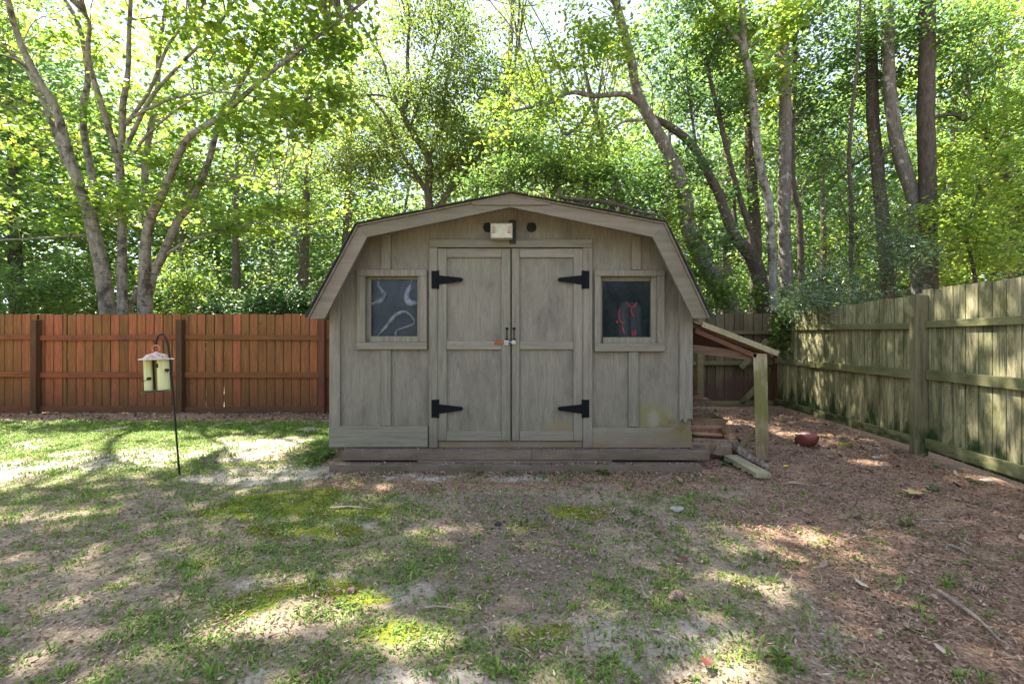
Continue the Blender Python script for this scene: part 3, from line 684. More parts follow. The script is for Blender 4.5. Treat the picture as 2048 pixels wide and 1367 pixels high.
for x in posts:
    mb = MB(); l = rg.uniform(-.01, .01)
    mb.add([(x - .05, Y1 - .105, -.05), (x + .05, Y1 - .105, -.05), (x + .05, Y1 - .005, -.05), (x - .05, Y1 - .005, -.05), (x - .05 + l, Y1 - .105, 1.60), (x + .05 + l, Y1 - .105, 1.60), (x + .05 + l, Y1 - .005, 1.60), (x - .05 + l, Y1 - .005, 1.60)],
           [(0, 3, 2, 1), (4, 5, 6, 7), (0, 1, 5, 4), (1, 2, 6, 5), (2, 3, 7, 6), (3, 0, 4, 7)], rg.uniform())
    mb.build('fence_post', M['stain_p'], fence, bevel=.004)
# right-hand mossy fence, line x = 3.52 + .159 y
k_ = .159; dv = Vector((k_, 1, 0)).normalized(); nv = Vector((dv.y, -dv.x, 0))     # nv points away from the yard
A = Vector((3.52 + k_ * 8.40, 8.40, 0))
def fr2(s, d, z):   # s metres from the far corner towards the camera
    p = A - dv * s + nv * d; return (p.x, p.y, z)
def s_of(Y): return (8.40 - Y) / dv.y
def lerp(Y, a8, a48, a36):
    return float(np.interp(Y, [1.0, 3.64, 4.82, 8.4], [a36, a36, a48, a8]))
rfence = thing('mossy_fence', (4.3, 4.8, .05), 'green mossy weathered picket fence along the right side of the yard', 'fence')
ends = [s_of(8.36), s_of(4.70), s_of(1.45), s_of(-1.2)]
rg = np.random.default_rng(5)
for bi, (a, c) in enumerate(zip(ends[:-1], ends[1:])):
    mb = MB(); x = a + (.02 if bi == 0 else -.05)
    while x < c - .06:
        wd = rg.uniform(.128, .146); Y = 8.4 - (x + .07) * dv.y
        z1 = lerp(Y, 1.755, 1.735, 1.722) + rg.uniform(-.008, .008) + (.035 if bi == 1 else 0) + (-.02 * math.sin((x - a) / (c - a) * math.pi) if bi == 0 else 0)
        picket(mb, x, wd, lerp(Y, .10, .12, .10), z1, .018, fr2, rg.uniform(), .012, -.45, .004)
        x += wd + rg.uniform(.001, .005)
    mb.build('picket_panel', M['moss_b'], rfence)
    for (t8, b8, t4, b4, t3, b3) in ((1.51, 1.43, 1.435, 1.366, 1.43, 1.36), (.917, .83, .94, .84, .925, .83), (.185, .08, .235, .13, .24, .125)):
        mb = MB(); ya, yc = 8.4 - a * dv.y, 8.4 - c * dv.y; o_ = (.012 if bi else 0)
        fbox(mb, fr2, a + .06, c - .06, -.042, -.001, lerp(ya, b8, b4, b3) + o_, lerp(ya, t8, t4, t3) + o_, lerp(yc, b8, b4, b3) + o_, lerp(yc, t8, t4, t3) + o_, rg.uniform())
        mb.build('fence_rail', M['moss_r'], rfence, bevel=.004)
for k, s in enumerate(ends[1:3]):
    mb = MB(); fbox(mb, fr2, s - .052, s + .052, -.115, -.003, -.1, 1.715 - (k * .1), rnd=.5)
    mb.build('fence_post', M['moss_p'], rfence, bevel=.006)
# old brown fence behind the shed, from (-.9,7.84+) to the far corner
bfence = thing('old_fence', (3.2, 8.3, 0), 'dark unpainted picket fence behind the lean-to in the far right corner', 'fence')
B0 = Vector((-1.2, 7.95, 0)); B1 = Vector((A.x + .06, 8.43, 0)); dB = (B1 - B0).normalized(); nB = Vector((-dB.y, dB.x, 0)); LB = (B1 - B0).length
def fr3(s, d, z): p = B0 + dB * s + nB * d; return (p.x, p.y, z)
sp = [0, 2.25, (wx(1400, 8.2) - B0.x) / dB.x, LB - .07]
rg = np.random.default_rng(8)
for a, c in zip(sp[:-1], sp[1:]):
    mb = MB(); x = a
    while x < c - .03:
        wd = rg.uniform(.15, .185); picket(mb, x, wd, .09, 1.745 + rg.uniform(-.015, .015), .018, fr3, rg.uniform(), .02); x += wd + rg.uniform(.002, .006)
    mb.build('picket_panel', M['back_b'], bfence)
    for z0, z1 in ((1.36, 1.42), (.80, .87), (.07, .14)):
        mb = MB(); fbox(mb, fr3, a + .06, c - .06, -.075, -.001, z0, z1, rnd=rg.uniform()); mb.build('fence_rail', M['back_r'], bfence, bevel=.003)
for s in sp:
    mb = MB(); fbox(mb, fr3, s - .055, s + .055, -.12, -.003, 0, 1.70 if s < LB - .1 else 1.79, rnd=rg.uniform()); mb.build('fence_post', M['back_r' if s < LB - .1 else 'stain_p'], bfence, bevel=.004)
for a_, c_ in (((1535, 680), (1482, 735)), ((1530, 757), (1482, 806))):
    mb = MB(); mb.beam(P(*a_, 8.05), P(*c_, 8.15), .09, .03, (0, 1, 0)); mb.build('brace', M['moss_r'], bfence, bevel=.002)

# ------------------------------------------------------------------ lean-to on the right of the shed
lean = thing('lean_to', tuple(P(1522, 917, 4.66)), 'rickety wood lean-to with mossy sloping roof beside the shed wall', 'lean-to')
YL = 4.62
mb = MB(); q0, q1, q2, q3 = P(1386, 646, YL), P(1548, 708, YL), P(1548, 714, YL), P(1386, 654, YL)
mb.prism([(q0.x, q0.z), (q1.x, q1.z), (q2.x, q2.z), (q3.x, q3.z)], YL + .02, 6.9); mb.build('roof_deck', M['under'], lean)
mb = MB(); z_up = .010
for k in range(13):
    ya, yb_ = YL - .02 + k * .18, YL - .02 + (k + 1) * .18 - .012; o_ = random.uniform(-.03, .03)
    v0, v1 = Vector((q0.x, 0, q0.z)), Vector((q1.x + o_, 0, q1.z - o_ * .38))
    mb.prism([(v0.x, v0.z + .005), (v1.x, v1.z + .005), (v1.x, v1.z + .024), (v0.x, v0.z + .024)], ya, yb_, random.random())
mb.build('roof_boards', M['moss_r'], lean)
mb = MB(); mb.beam(P(1404, 648, YL - .04), P(1556, 707, YL - .04), .022, .055, a=.8); mb.build('edge_board', M['plank'], lean, bevel=.004)
mb = MB(); mb.beam(P(1390, 661, YL - .01), P(1512, 712, YL - .01), .02, .045); mb.build('rafter', M['under'], lean, bevel=.002)
mb = MB(); mb.beam(P(1384, 697, YL + .04), P(1513, 714, YL + .04), .04, .085); mb.build('cross_beam', M['beamw'], lean, bevel=.004)
mb = MB(); mb.add([tuple(P(x, y, Y_)) for Y_ in (4.60, 4.73) for x, y in ((1506, 706), (1534, 707), (1538, 921), (1512, 921))], [(0, 1, 2, 3), (7, 6, 5, 4), (0, 4, 5, 1), (1, 5, 6, 2), (2, 6, 7, 3), (3, 7, 4, 0)]); mb.build('post', M['post'], lean, bevel=.006)
mb = MB(); b4 = Vector((q1.x - .12, 6.8, 0)); mb.box(b4.x - .05, b4.x + .05, 6.75, 6.85, -.05, q1.z + .02); mb.build('post', M['post'], lean, bevel=.005)

# firewood
def log(name, a, c, h, Y, mat, label, cat='log', seed=1, tilt=0, depth=None, group=None):
    """split log lying between pixels a=(x,y), c=(x,y) with height h px"""
    rg = np.random.default_rng(seed); p, q = P(*a, Y), P(*c, Y + tilt); n = 14; k = 9
    r = h / 2 * Y / F; dp = depth or r * 1.3; d = (q - p); L_ = d.length; d.normalize(); u = Vector((0, 0, 1)); s_ = d.cross(u).normalized(); u = s_.cross(d)
    an = np.sort(rg.uniform(0, 2 * np.pi, k) * .25 + np.linspace(0, 2 * np.pi, k, endpoint=False) * .95); rad = rg.uniform(.72, 1.12, k)
    V = []; sh = rg.normal(0, .06, (n, k)) * .6; sh = np.cumsum(sh, 0) * .5 + rg.normal(0, .09, (n, k))
    for i in range(n):
        t_ = i / (n - 1)
        for j in range(k):
            e = (rg.uniform(-.5, .5) * r * 1.8) if i in (0, n - 1) else 0
            rr = rad[j] * (1 + sh[i, j]) * (1 - .12 * (i in (0, n - 1)))
            V.append(p + d * (L_ * t_ + e) + s_ * (math.cos(an[j]) * rr * dp) + u * (math.sin(an[j]) * rr * r))
    f = [(i * k + j, i * k + (j + 1) % k, (i + 1) * k + (j + 1) % k, (i + 1) * k + j) for i in range(n - 1) for j in range(k)] + [tuple(range(k - 1, -1, -1)), tuple((n - 1) * k + j for j in range(k))]
    mb = MB(); mb.add([tuple(v) for v in V], f, rg.uniform()); c0 = (p + q) / 2
    return solo(mb, name, mat, tuple(c0), label, cat, group)
FW = 'split firewood stacked under the lean-to'
log('firewood_log', (1386, 892), (1460, 897), 36, 4.72, M['log_bark'], 'grey squared old log at the front foot of the woodpile', seed=2, depth=.10, group=FW)
log('firewood_log', (1384, 868), (1472, 872), 15, 4.90, M['split'], 'flat orange-brown split log lying just above the squared grey log', seed=3, group=FW)
log('firewood_log', (1382, 857), (1454, 857), 15, 4.95, M['split'], 'split log with dark cracked edge third from the woodpile top', seed=4, group=FW)
log('firewood_log', (1382, 842), (1450, 845), 16, 5.0, M['split'], 'brightest tan split log in the middle of the woodpile', seed=5, group=FW)
log('firewood_log', (1384, 828), (1424, 826), 16, 5.1, M['log_bark'], 'short wedge of wood pointing right below the top logs', seed=6, group=FW)
log('firewood_log', (1384, 817), (1432, 817), 16, 5.2, M['log_bark'], 'dark brown bark-covered log second from the woodpile top', seed=7, group=FW)
log('firewood_log', (1384, 805), (1422, 803), 12, 5.3, M['log_bark'], 'thin dark log lying topmost on the woodpile', seed=8, group=FW)
log('firewood_log', (1392, 906), (1445, 905), 14, 4.95, M['log_bark'], 'dark log on the soil behind the squared grey log', seed=10, depth=.09, group=FW)
log('firewood_log', (1400, 893), (1500, 897), 26, 5.25, M['split'], 'long reddish log lying flat behind the leaning branch', seed=11, depth=.08, group=FW)
log('firewood_log', (1392, 868), (1440, 868), 26, 5.35, M['log_bark'], 'shaded log in the rear layer of the woodpile', seed=12, depth=.12, group=FW)
log('firewood_log', (1390, 840), (1432, 842), 26, 5.45, M['log_bark'], 'shaded upper log in the rear layer of the woodpile', seed=13, depth=.12, group=FW)
log('firewood_log', (1386, 881), (1465, 884), 12, 4.80, M['log_bark'], 'thin grey slat of wood wedged on top of the squared log', seed=21, group=FW)
log('firewood_log', (1384, 793), (1412, 797), 9, 5.4, M['split'], 'small splinter of wood on the very top of the pile against the wall', seed=22, group=FW)
log('firewood_log', (1425, 868), (1500, 880), 14, 5.5, M['log_bark'], 'loose dark log rolled behind the pile toward the post', seed=23, depth=.07, group=FW)
log('firewood_log', (1392, 822), (1446, 838), 12, 5.25, M['log_bark'], 'crooked dark log tilting down to the right at mid pile', seed=24, depth=.06, group=FW)
mb = MB(); mb.tube(spline([P(1450, 852, 4.85), P(1456, 866, 4.85), P(1466, 890, 4.80), P(1474, 905, 4.76)], 5), [.045, .05, .052, .055, .055, .055, .06, .06, .062, .062, .06, .06, .06, .055, .05, .045], 9, .16)
solo(mb, 'broken_branch', M['split'], tuple(P(1472, 905, 4.75)), 'short reddish broken branch standing up from the woodpile end', 'branch')
mb = MB(); mb.tube(spline([P(1462, 884, 4.78), P(1480, 902, 4.70), P(1505, 918, 4.56), P(1530, 932, 4.40), P(1537, 938, 4.34)], 5), np.array([.03, .05, .06, .055, .05, .052, .05, .048, .05, .045, .04, .045, .04, .042, .036, .03, .03, .028, .02, .02, .01]), 9, .22)
solo(mb, 'rotten_branch', M['stick'], tuple(P(1535, 932, 4.4)), 'long rotten grey-brown branch slumped in front of the lean-to post', 'branch')
mb = MB(); mb.beam(P(1481, 892, 4.74), P(1512, 858, 4.66), .05, .03, (0, 1, 0)); solo(mb, 'leaning_stick', M['post'], tuple(P(1481, 892, 4.7)), 'short mossy wooden stick propped against the lean-to post', 'stick', bevel=.003)
# mossy plank
mb = MB(); rg = np.random.default_rng(2); p0, p1 = P(1462, 918, 4.62), P(1528, 952, 4.02); p0.z, p1.z = .085, .075; d = (p1 - p0); L_ = d.length; d.normalize(); s_ = Vector((d.y, -d.x, 0)) * -1
V = []; n = 24
for i_ in range(n):
    c0 = p0 + d * (L_ * i_ / (n - 1) + 0)
    for sx, sz in ((-1, 0), (1, 0), (1, -1), (-1, -1)):
        e = rg.uniform(-.012, .012) if sz else rg.uniform(-.002, .002)
        V.append(tuple(c0 + s_ * (.065 * sx + (0 if sz == 0 else e * .5)) + Vector((0, 0, -.045 * (sz != 0) + e)) + d * (rg.uniform(-.02, .02) if i_ in (0, n - 1) else 0)))
mb.add(V, [(i_ * 4 + j_, i_ * 4 + (j_ + 1) % 4, (i_ + 1) * 4 + (j_ + 1) % 4, (i_ + 1) * 4 + j_) for i_ in range(n - 1) for j_ in range(4)] + [(0, 1, 2, 3), (n * 4 - 1, n * 4 - 2, n * 4 - 3, n * 4 - 4)])
solo(mb, 'plank', M['plank'], tuple((p0 + p1) / 2), 'moss-covered rotten plank lying on the soil at the step end', 'plank')

# football
c0 = Vector((wx(1613, 5.1), 5.1, float(gz(wx(1613, 5.1), 5.1)) + .085)); ball = thing('football', tuple(c0), 'faded red-brown football with pale stripe lying on the leaf litter', 'football')
ax = Vector((.40, -.80, .34)).normalized(); side = ax.cross(Vector((0, 0, 1))).normalized(); up_ = side.cross(ax)
n = 22; ts = np.linspace(-1, 1, n); pr = np.array([tuple(c0 + ax * (.135 * t_)) for t_ in ts]); rr = .088 * (1 - np.abs(ts) ** 2.1) ** .62 + .001
MB().tube(pr, rr, 28).build('ball', flat('worn_red_leather', (.19, .050, .036), .5, nz=.2, scale=200), ball, smooth=True)
mb = MB()
sd = Vector((-.25, -.75, .8)); sd = (sd - ax * sd.dot(ax)).normalized()
o2 = ax.cross(sd)
V = []; K = 14
for t_ in np.linspace(-.62, .62, K):
    r_ = .088 * (1 - abs(t_) ** 2.1) ** .62 + .0022
    for an in (-.17, -.06, .06, .17): V.append(tuple(c0 + ax * (.135 * t_) + (sd * math.cos(an) + o2 * math.sin(an)) * r_))
mb.add(V, [(i_ * 4 + j_, i_ * 4 + j_ + 1, (i_ + 1) * 4 + j_ + 1, (i_ + 1) * 4 + j_) for i_ in range(K - 1) for j_ in range(3)]); mb.build('stripe', flat('faded_stripe', (.42, .30, .27), .6, nz=.1), ball, smooth=True)

# ------------------------------------------------------------------ shepherd hook and bird feeder
YH = 4.21
mb = MB(); gp = P(360, 951, YH); gp.z = -.03
mb.tube(spline([gp, P(352, 860, YH), P(344, 760, YH), P(338, 705, YH), P(333, 680, YH), P(327, 670, YH), P(320, 669, YH), P(314, 677, YH), P(312, 689, YH), P(309, 686, YH)], 8), .0085, 8)
solo(mb, 'shepherd_hook', M['blackhook'], (gp.x, gp.y, 0), 'thin black shepherd hook stuck leaning in the lawn', 'garden hook', smooth=True)
YFd = 4.20; fc = P(313, 690, YFd)
fd = thing('bird_feeder', tuple(P(314, 782, YFd)), 'weathered yellow bird feeder with pale tin roof hanging from black hook', 'bird feeder')
mb = MB(); rc = P(312, 697, YFd); a = np.linspace(0, 2 * np.pi, 25); mb.tube([(rc.x + .034 * math.cos(k), rc.y, rc.z + .034 * math.sin(k)) for k in a], .0050, 6, cap=False); mb.build('ring', M['copper'], fd, smooth=True)
tz = P(313, 706, YFd).z; ez = P(313, 718, YFd).z; cxf = P(313, 0, YFd).x
mb = MB(); rings = []
for r_, z_ in ((.006, tz + .012), (.02, tz + .006), (.06, tz - .010), (.075, tz - .012), (.10, ez + .014), (.138, ez + .001), (.138, ez - .001), (.10, ez + .010), (.03, tz - .015)): rings.append((cxf, YFd, z_, r_))
an = np.linspace(0, 2 * np.pi, 36, endpoint=False); V = np.array([[(x + r_ * (1 + .03 * math.cos(6 * k)) * math.cos(k), y + r_ * (1 + .03 * math.cos(6 * k)) * math.sin(k), z) for k in an] for x, y, z, r_ in rings]).reshape(-1, 3)
mb.add(V, [(i_ * 36 + j_, i_ * 36 + (j_ + 1) % 36, (i_ + 1) * 36 + (j_ + 1) % 36, (i_ + 1) * 36 + j_) for i_ in range(8) for j_ in range(36)])
m, t, N, L, b = newmat('weathered_tin_roof'); n_ = noise(t, pos(t), 45, 5, .7); L.new(ramp(t, n_, [(.42, (.42, .16, .08)), (.50, (.50, .42, .38)), (.6, (.58, .54, .52))]), b.inputs['Base Color']); b.inputs['Roughness'].default_value = .6; M['tin'] = m
mb.build('feeder_roof', M['tin'], fd, smooth=False)
# three-lobed body of curved panels
zt, zb_ = P(0, 717, YFd).z, P(0, 780, YFd).z
def arc_panel(cx, cy, r_, a0, a1, th=.003, lean=0):
    mb = MB(); n = 9; V = []
    for rr_ in (r_, r_ - th):
        for z, dx in ((zb_, lean), (zt, 0)):
            for k in np.linspace(a0, a1, n): V.append((cx + dx + rr_ * math.cos(k), cy + rr_ * math.sin(k), z))
    f = [(j_, j_ + 1, n + j_ + 1, n + j_) for j_ in range(n - 1)] + [(2 * n + j_, 3 * n + j_, 3 * n + j_ + 1, 2 * n + j_ + 1) for j_ in range(n - 1)]
    f += [(0, n, 3 * n, 2 * n), (n - 1, 3 * n - 1, 4 * n - 1, 2 * n - 1)]
    mb.add(V, f); return mb
M['feedp'] = wood('yellowed_feeder_plastic', (.42, .42, .20), (.55, .54, .30), (.34, .38, .16), 'z', 12, .1, rough=.35, bmp=.1)
M['feedd'] = wood('dark_feeder_plastic', (.10, .11, .04), (.24, .25, .10), (.07, .06, .03), 'z', 12, .1, rough=.35, bmp=.1)
tl = .012
arc_panel(cxf - .078, YFd + .01, .042, R(180), R(345), lean=tl).build('panel', M['feedp'], fd, smooth=True)
arc_panel(cxf + .062, YFd + .01, .056, R(190), R(360), lean=tl).build('panel', M['feedp'], fd, smooth=True)
arc_panel(cxf - .012, YFd + .075, .058, R(200), R(340), lean=tl).build('panel', M['feedd'], fd, smooth=True)
arc_panel(cxf, YFd + .02, .10, R(0), R(180), lean=tl).build('panel', M['feedd'], fd, smooth=True)
mb = MB(); mb.tube([(cxf, YFd + .01, zb_), (cxf, YFd + .01, zt + .03)], .004, 6); mb.build('rod', M['copper'], fd)
for px_, py_, dx, dy in ((295, 757, -.03, -.05), (331, 740, .035, -.03), (314, 731, 0, -.02)):
    c0 = P(px_, py_, YFd - .05); mb = MB(); mb.tube([(c0.x, YFd - .044, c0.z), (c0.x, YFd - .02, c0.z)], .014 if px_ != 314 else .02, 10)
    mb.tube([(c0.x, YFd - .03, c0.z - .012), (c0.x + dx, YFd - .04 + dy, c0.z - .02)], .003, 6); mb.build('perch', M['blackhook'], fd)
mb = MB(); V = []; cy_ = YFd; zz = zb_ - .004; rings = [(cxf + .006, cy_, zz - .010, .02), (cxf + .006, cy_, zz - .012, .105), (cxf + .006, cy_, zz - .002, .125), (cxf + .006, cy_, zz + .003, .128), (cxf + .006, cy_, zz + .001, .118), (cxf + .006, cy_, zz - .008, .10)]
mb.tube_rings(rings, 32, .5)
for v in mb.v: v[:, 2] += (v[:, 0] - cxf) * .10
mb.build('tray', M['blackhook'], fd, smooth=False)

# ------------------------------------------------------------------ trees
def L3(pts, Y0, Y1=None):      # give a pixel path a depth that runs from Y0 to Y1
    Y1 = Y0 if Y1 is None else Y1; n = len(pts)
    return [(x, y, Y0 + (Y1 - Y0) * k / (n - 1)) for k, (x, y) in enumerate(pts)]
# multi-stemmed pale-barked maple behind the left fence
Ym = 9.2
maple = [
 (L3([(218, 660), (205, 546), (188, 464), (174, 410), (159, 367), (135, 300), (111, 217), (77, 159), (43, 92), (19, 10), (5, -80)], Ym, 8.2), [37, 36, 33, 30, 26, 25, 21, 19, 16, 13, 9]),
 (L3([(246, 650), (244, 546), (244, 435), (239, 338), (237, 309)], Ym), [26, 24, 21, 20, 19]),
 (L3([(290, 660), (290, 555), (292, 483), (302, 435), (319, 401), (338, 357), (353, 319), (382, 270), (435, 237), (520, 164), (600, 100), (720, 10), (800, -60)], Ym, 7.2), [38, 32, 26, 24, 22, 19, 18, 17, 15, 11, 9, 7, 5]),
 (L3([(176, 412), (166, 386), (130, 314), (109, 256), (87, 203), (58, 145), (20, 105), (-40, 70)], 9.1, 9.8), [22, 21, 19, 18, 15, 12, 9, 6]),
 (L3([(186, 440), (193, 406), (181, 338), (169, 270), (167, 212), (176, 159), (169, 97), (150, 34), (116, -20)], 9.2, 9.8), [20, 20, 18, 17, 16, 14, 13, 12, 9]),
 (L3([(240, 330), (222, 270), (198, 193), (181, 135), (176, 97), (179, 48), (164, 24), (120, -20)], 9.2, 8.0), [18, 17, 15, 13, 12, 9, 8, 6]),
 (L3([(237, 320), (244, 270), (246, 212), (256, 145), (258, 72), (263, -30)], 9.2, 8.6), [18, 17, 16, 13, 11, 9]),
 (L3([(296, 590), (306, 550), (324, 512), (357, 440), (377, 415), (401, 362), (420, 314), (436, 255), (470, 190), (530, 70), (560, 0), (580, -60)], 9.2, 8.2), [24, 24, 22, 20, 19, 17, 16, 14, 11, 8, 6, 5]),
 (L3([(291, 445), (291, 390), (290, 338), (299, 270), (314, 193), (319, 97), (338, -20)], 9.3, 10), [20, 18, 17, 16, 14, 11, 8]),
 (L3([(326, 515), (345, 500), (375, 484), (406, 473), (460, 460), (520, 444), (590, 470)], 9.1, 8.0), [9, 8, 7, 6, 5, 4, 3]),
 (L3([(172, 470), (120, 473), (60, 478), (0, 481), (-80, 500)], 9.0, 8.2), [7, 6, 5, 4, 3]),
 (L3([(252, 250), (300, 180), (340, 85), (400, 20), (420, -30)], 9.0, 7.6), [10, 9, 7, 6, 4]),
 (L3([(255, 240), (330, 203), (420, 184), (520, 195), (610, 210)], 8.9, 7.5), [9, 7, 6, 4, 3]),
 (L3([(268, 305), (300, 265), (370, 208), (460, 175), (560, 150)], 8.9, 7.2), [8, 7, 5, 4, 3]),
 (L3([(250, 300), (300, 200), (360, 130), (430, 60), (470, 0)], 9.0, 8.0), [12, 10, 8, 7, 5]),
 (L3([(300, 560), (270, 590), (262, 640)][::-1], 9.4, 9.3), [10, 12, 12]),
 (L3([(60, 140), (20, 115), (-60, 100)], 8.8, 7.5), [9, 7, 5]),
 (L3([(395, 372), (440, 365), (500, 350), (560, 380)], 8.8, 7.6), [7, 5, 4, 3]),
]
mb_ = [(120, 50, 9.4, 200, 90, 1.2, 26), (300, 40, 9.4, 220, 80, 1.3, 28), (470, 90, 8.2, 150, 90, 1.2, 30), (620, 60, 7.6, 130, 80, 1.0, 26), (70, 230, 9.6, 130, 80, 1.0, 16), (330, 220, 9.3, 200, 60, 1.1, 22),
       (520, 250, 8.0, 150, 60, 1.0, 24), (150, 330, 10, 170, 60, .9, 12), (430, 330, 9.0, 150, 50, 1.0, 18), (640, 215, 7.3, 90, 50, .7, 12), (300, 400, 8.8, 190, 40, .7, 16), (60, 440, 8.6, 110, 45, .8, 10), (470, 440, 8.3, 120, 35, .7, 11), (600, 420, 8.0, 70, 40, .6, 6),
       (0, -260, 7.6, 520, 150, 2.0, 150), (560, -330, 6.8, 420, 190, 2.0, 150), (-113, -676, 5.3, 600, 140, 1.4, 120), (650, -700, 5.1, 420, 140, 1.3, 80), (960, -560, 6.0, 300, 200, 1.6, 40), (800, -170, 8.4, 190, 90, 1.0, 40)]  # this row: unseen crown clusters overhead, added to keep sun off the yard
tree('maple_tree', 'pale-barked maple with several fanning stems rising behind the stained fence', [(p_, [q_ * .80 for q_ in w__]) for p_, w__ in maple], mb_, LEAF['lime'], BARK['pale'], dict(n=62, rad=.48, size=.10, kind='maple', tilt=.5, flatz=.26), seed=3, twigr=.013, sides=14)

# leaning and upright trees behind the far right corner
def lt(pts, Y0, Y1, ws): return (L3(pts, Y0, Y1), ws)
SM = dict(n=100, rad=.42, size=.085, kind='oval', tilt=.6, flatz=.5)
tree('leaning_tree', 'mottled grey tree leaning left over the shed roof from the far corner',
 [lt([(1466, 640), (1436, 576), (1401, 510), (1377, 459), (1370, 398), (1347, 328), (1319, 272), (1292, 225), (1273, 184), (1263, 125), (1246, 59), (1230, 0), (1205, -90)], 9.3, 8.8, [38, 40, 38, 34, 32, 30, 26, 25, 22, 20, 19, 17, 13]),
  lt([(1286, 215), (1262, 195), (1240, 188), (1190, 192), (1140, 185), (1100, 205), (1030, 222)], 9.0, 8.2, [13, 13, 12, 11, 10, 8, 5]),
  lt([(1284, 240), (1250, 243), (1228, 255)], 9.0, 8.6, [8, 6, 4]),
  lt([(1190, 192), (1175, 225), (1150, 260), (1125, 270)], 8.7, 8.3, [7, 7, 6, 4])],
 [(1130, 130, 8.6, 150, 90, 1.1, 24), (1080, 240, 8.3, 150, 60, .9, 17), (1230, 60, 8.8, 110, 80, 1, 12), (1180, 310, 8.5, 110, 60, .8, 10), (1350, 440, 9.0, 60, 60, .5, 8), (1150, -300, 7.6, 260, 190, 1.5, 40), (1010, -140, 8.6, 170, 80, 1.2, 60)], LEAF['lime'], BARK['patchy'], SM, seed=4)  # last blob: unseen foliage above the view, added to shade the right fence
tree('crooked_tree', 'dark tree with a crooked limb arching left behind the leaning tree',
 [lt([(1530, 640), (1520, 562), (1501, 510), (1473, 478), (1452, 431), (1436, 385), (1411, 339), (1384, 290), (1345, 257), (1298, 230)], 9.6, 9.2, [36, 34, 32, 24, 22, 20, 19, 18, 17, 12]),
  lt([(1512, 560), (1501, 468), (1483, 407), (1464, 342), (1436, 225), (1412, 117), (1400, 20), (1390, -60)], 9.5, 9.4, [14, 13, 12, 11, 10, 8, 7, 5]),
  lt([(1500, 508), (1485, 500), (1470, 440), (1468, 380)], 9.6, 9.8, [14, 12, 9, 6]),
  lt([(1392, 296), (1385, 240), (1376, 180), (1372, 130)], 9.4, 9.5, [7, 6, 5, 3])],
 [(1400, 330, 9.6, 90, 80, .7, 14), (1450, 180, 9.6, 90, 110, .9, 26), (1340, 150, 9.4, 90, 90, .9, 14), (1420, 480, 9.5, 80, 60, .6, 12), (1400, 40, 9.4, 110, 60, 1, 20)], LEAF['blue'], BARK['dark'], SM, seed=5)
tree('slim_pale_tree', 'slim pale smooth trunk curving up between the crooked and straight trees',
 [lt([(1549, 640), (1543, 492), (1536, 398), (1520, 337), (1511, 262), (1501, 164), (1487, 94), (1483, 0), (1480, -90)], 9.0, 9.0, [19, 18, 18, 18, 17, 17, 15, 15, 12]),
  lt([(1487, 96), (1470, 75), (1454, 51), (1440, 20), (1415, -5), (1390, -40)], 9.0, 8.7, [11, 10, 9, 8, 7, 5])],
 [(1450, 60, 9.0, 80, 60, .8, 16), (1540, 60, 9.2, 60, 50, .8, 10), (1530, 180, 9.4, 50, 60, .6, 8)], LEAF['lime'], BARK['pale'], dict(n=75, rad=.42, size=.10, kind='maple', tilt=.5, flatz=.4), seed=6)
def upright(name, label, pts, Y, ws, blobs, leafk, bark, seed, extra_limbs=(), lf=None):
    tree(name, label, [lt(pts, Y, Y, ws)] + [lt(*q) for q in extra_limbs], blobs, LEAF[leafk], BARK[bark], lf or SM, seed=seed, group=None)
upright('shaded_tree', 'nearly black trunk just left of the slim pale tree', [(1508, 640), (1512, 500), (1508, 420), (1501, 328), (1497, 234), (1485, 164), (1473, 70), (1466, 0), (1460, -80)], 11.0, [24, 24, 23, 22, 21, 20, 18, 18, 16],
        [(1500, 120, 11, 100, 120, 1, 34), (1520, 300, 11.2, 70, 80, .8, 16), (1480, 420, 11.3, 60, 60, .6, 12)], 'mid', 'dark', 7)
upright('straight_tree', 'straight brown-grey trunk right of the slim pale one', [(1577, 640), (1569, 468), (1569, 351), (1571, 234), (1567, 117), (1562, 0), (1560, -90)], 9.4, [27, 26, 26, 25, 23, 21, 18],
        [(1610, 40, 9.5, 80, 80, 1, 20), (1600, 150, 9.8, 60, 80, .8, 14), (1640, 240, 10, 60, 50, .6, 9)], 'blue', 'patchy', 8)
upright('thin_bent_tree', 'thin dark trunk with a kink close behind the straight trunk', [(1601, 640), (1602, 540), (1600, 468), (1597, 420), (1586, 375), (1584, 281), (1588, 180), (1590, 60), (1592, -50)], 9.9, [13, 13, 13, 12, 13, 11, 10, 9, 7],
        [(1600, 250, 10.2, 50, 80, .6, 10), (1650, 330, 10.4, 60, 50, .6, 8)], 'mid', 'dark', 9)
upright('tall_dark_tree', 'tall dark trunk first of the three beyond the mossy fence', [(1776, 640), (1768, 480), (1756, 351), (1745, 234), (1742, 94), (1738, 0), (1736, -80)], 9.6, [27, 26, 25, 24, 22, 21, 18],
        [(1700, 60, 9.8, 80, 90, 1, 24), (1740, 200, 10, 60, 60, .7, 7), (1700, 170, 10.2, 70, 70, .8, 12)], 'mid', 'dark', 10,
        [([(1752, 300), (1720, 322), (1690, 345), (1640, 400)], 9.6, 10.5, [7, 6, 4, 3])])
upright('curving_tree', 'grey trunk curving left above the fence, middle of the three', [(1838, 640), (1836, 520), (1826, 398), (1798, 304), (1782, 211), (1775, 94), (1777, 0), (1778, -80)], 9.2, [31, 30, 29, 27, 25, 23, 22, 18],
        [(1790, 60, 9.4, 70, 90, .9, 20), (1810, 180, 9.6, 60, 60, .6, 10)], 'mid', 'patchy', 11,
        [([(1792, 285), (1750, 330), (1715, 360), (1680, 392), (1640, 410)], 9.3, 10.4, [8, 6, 5, 4, 3])])
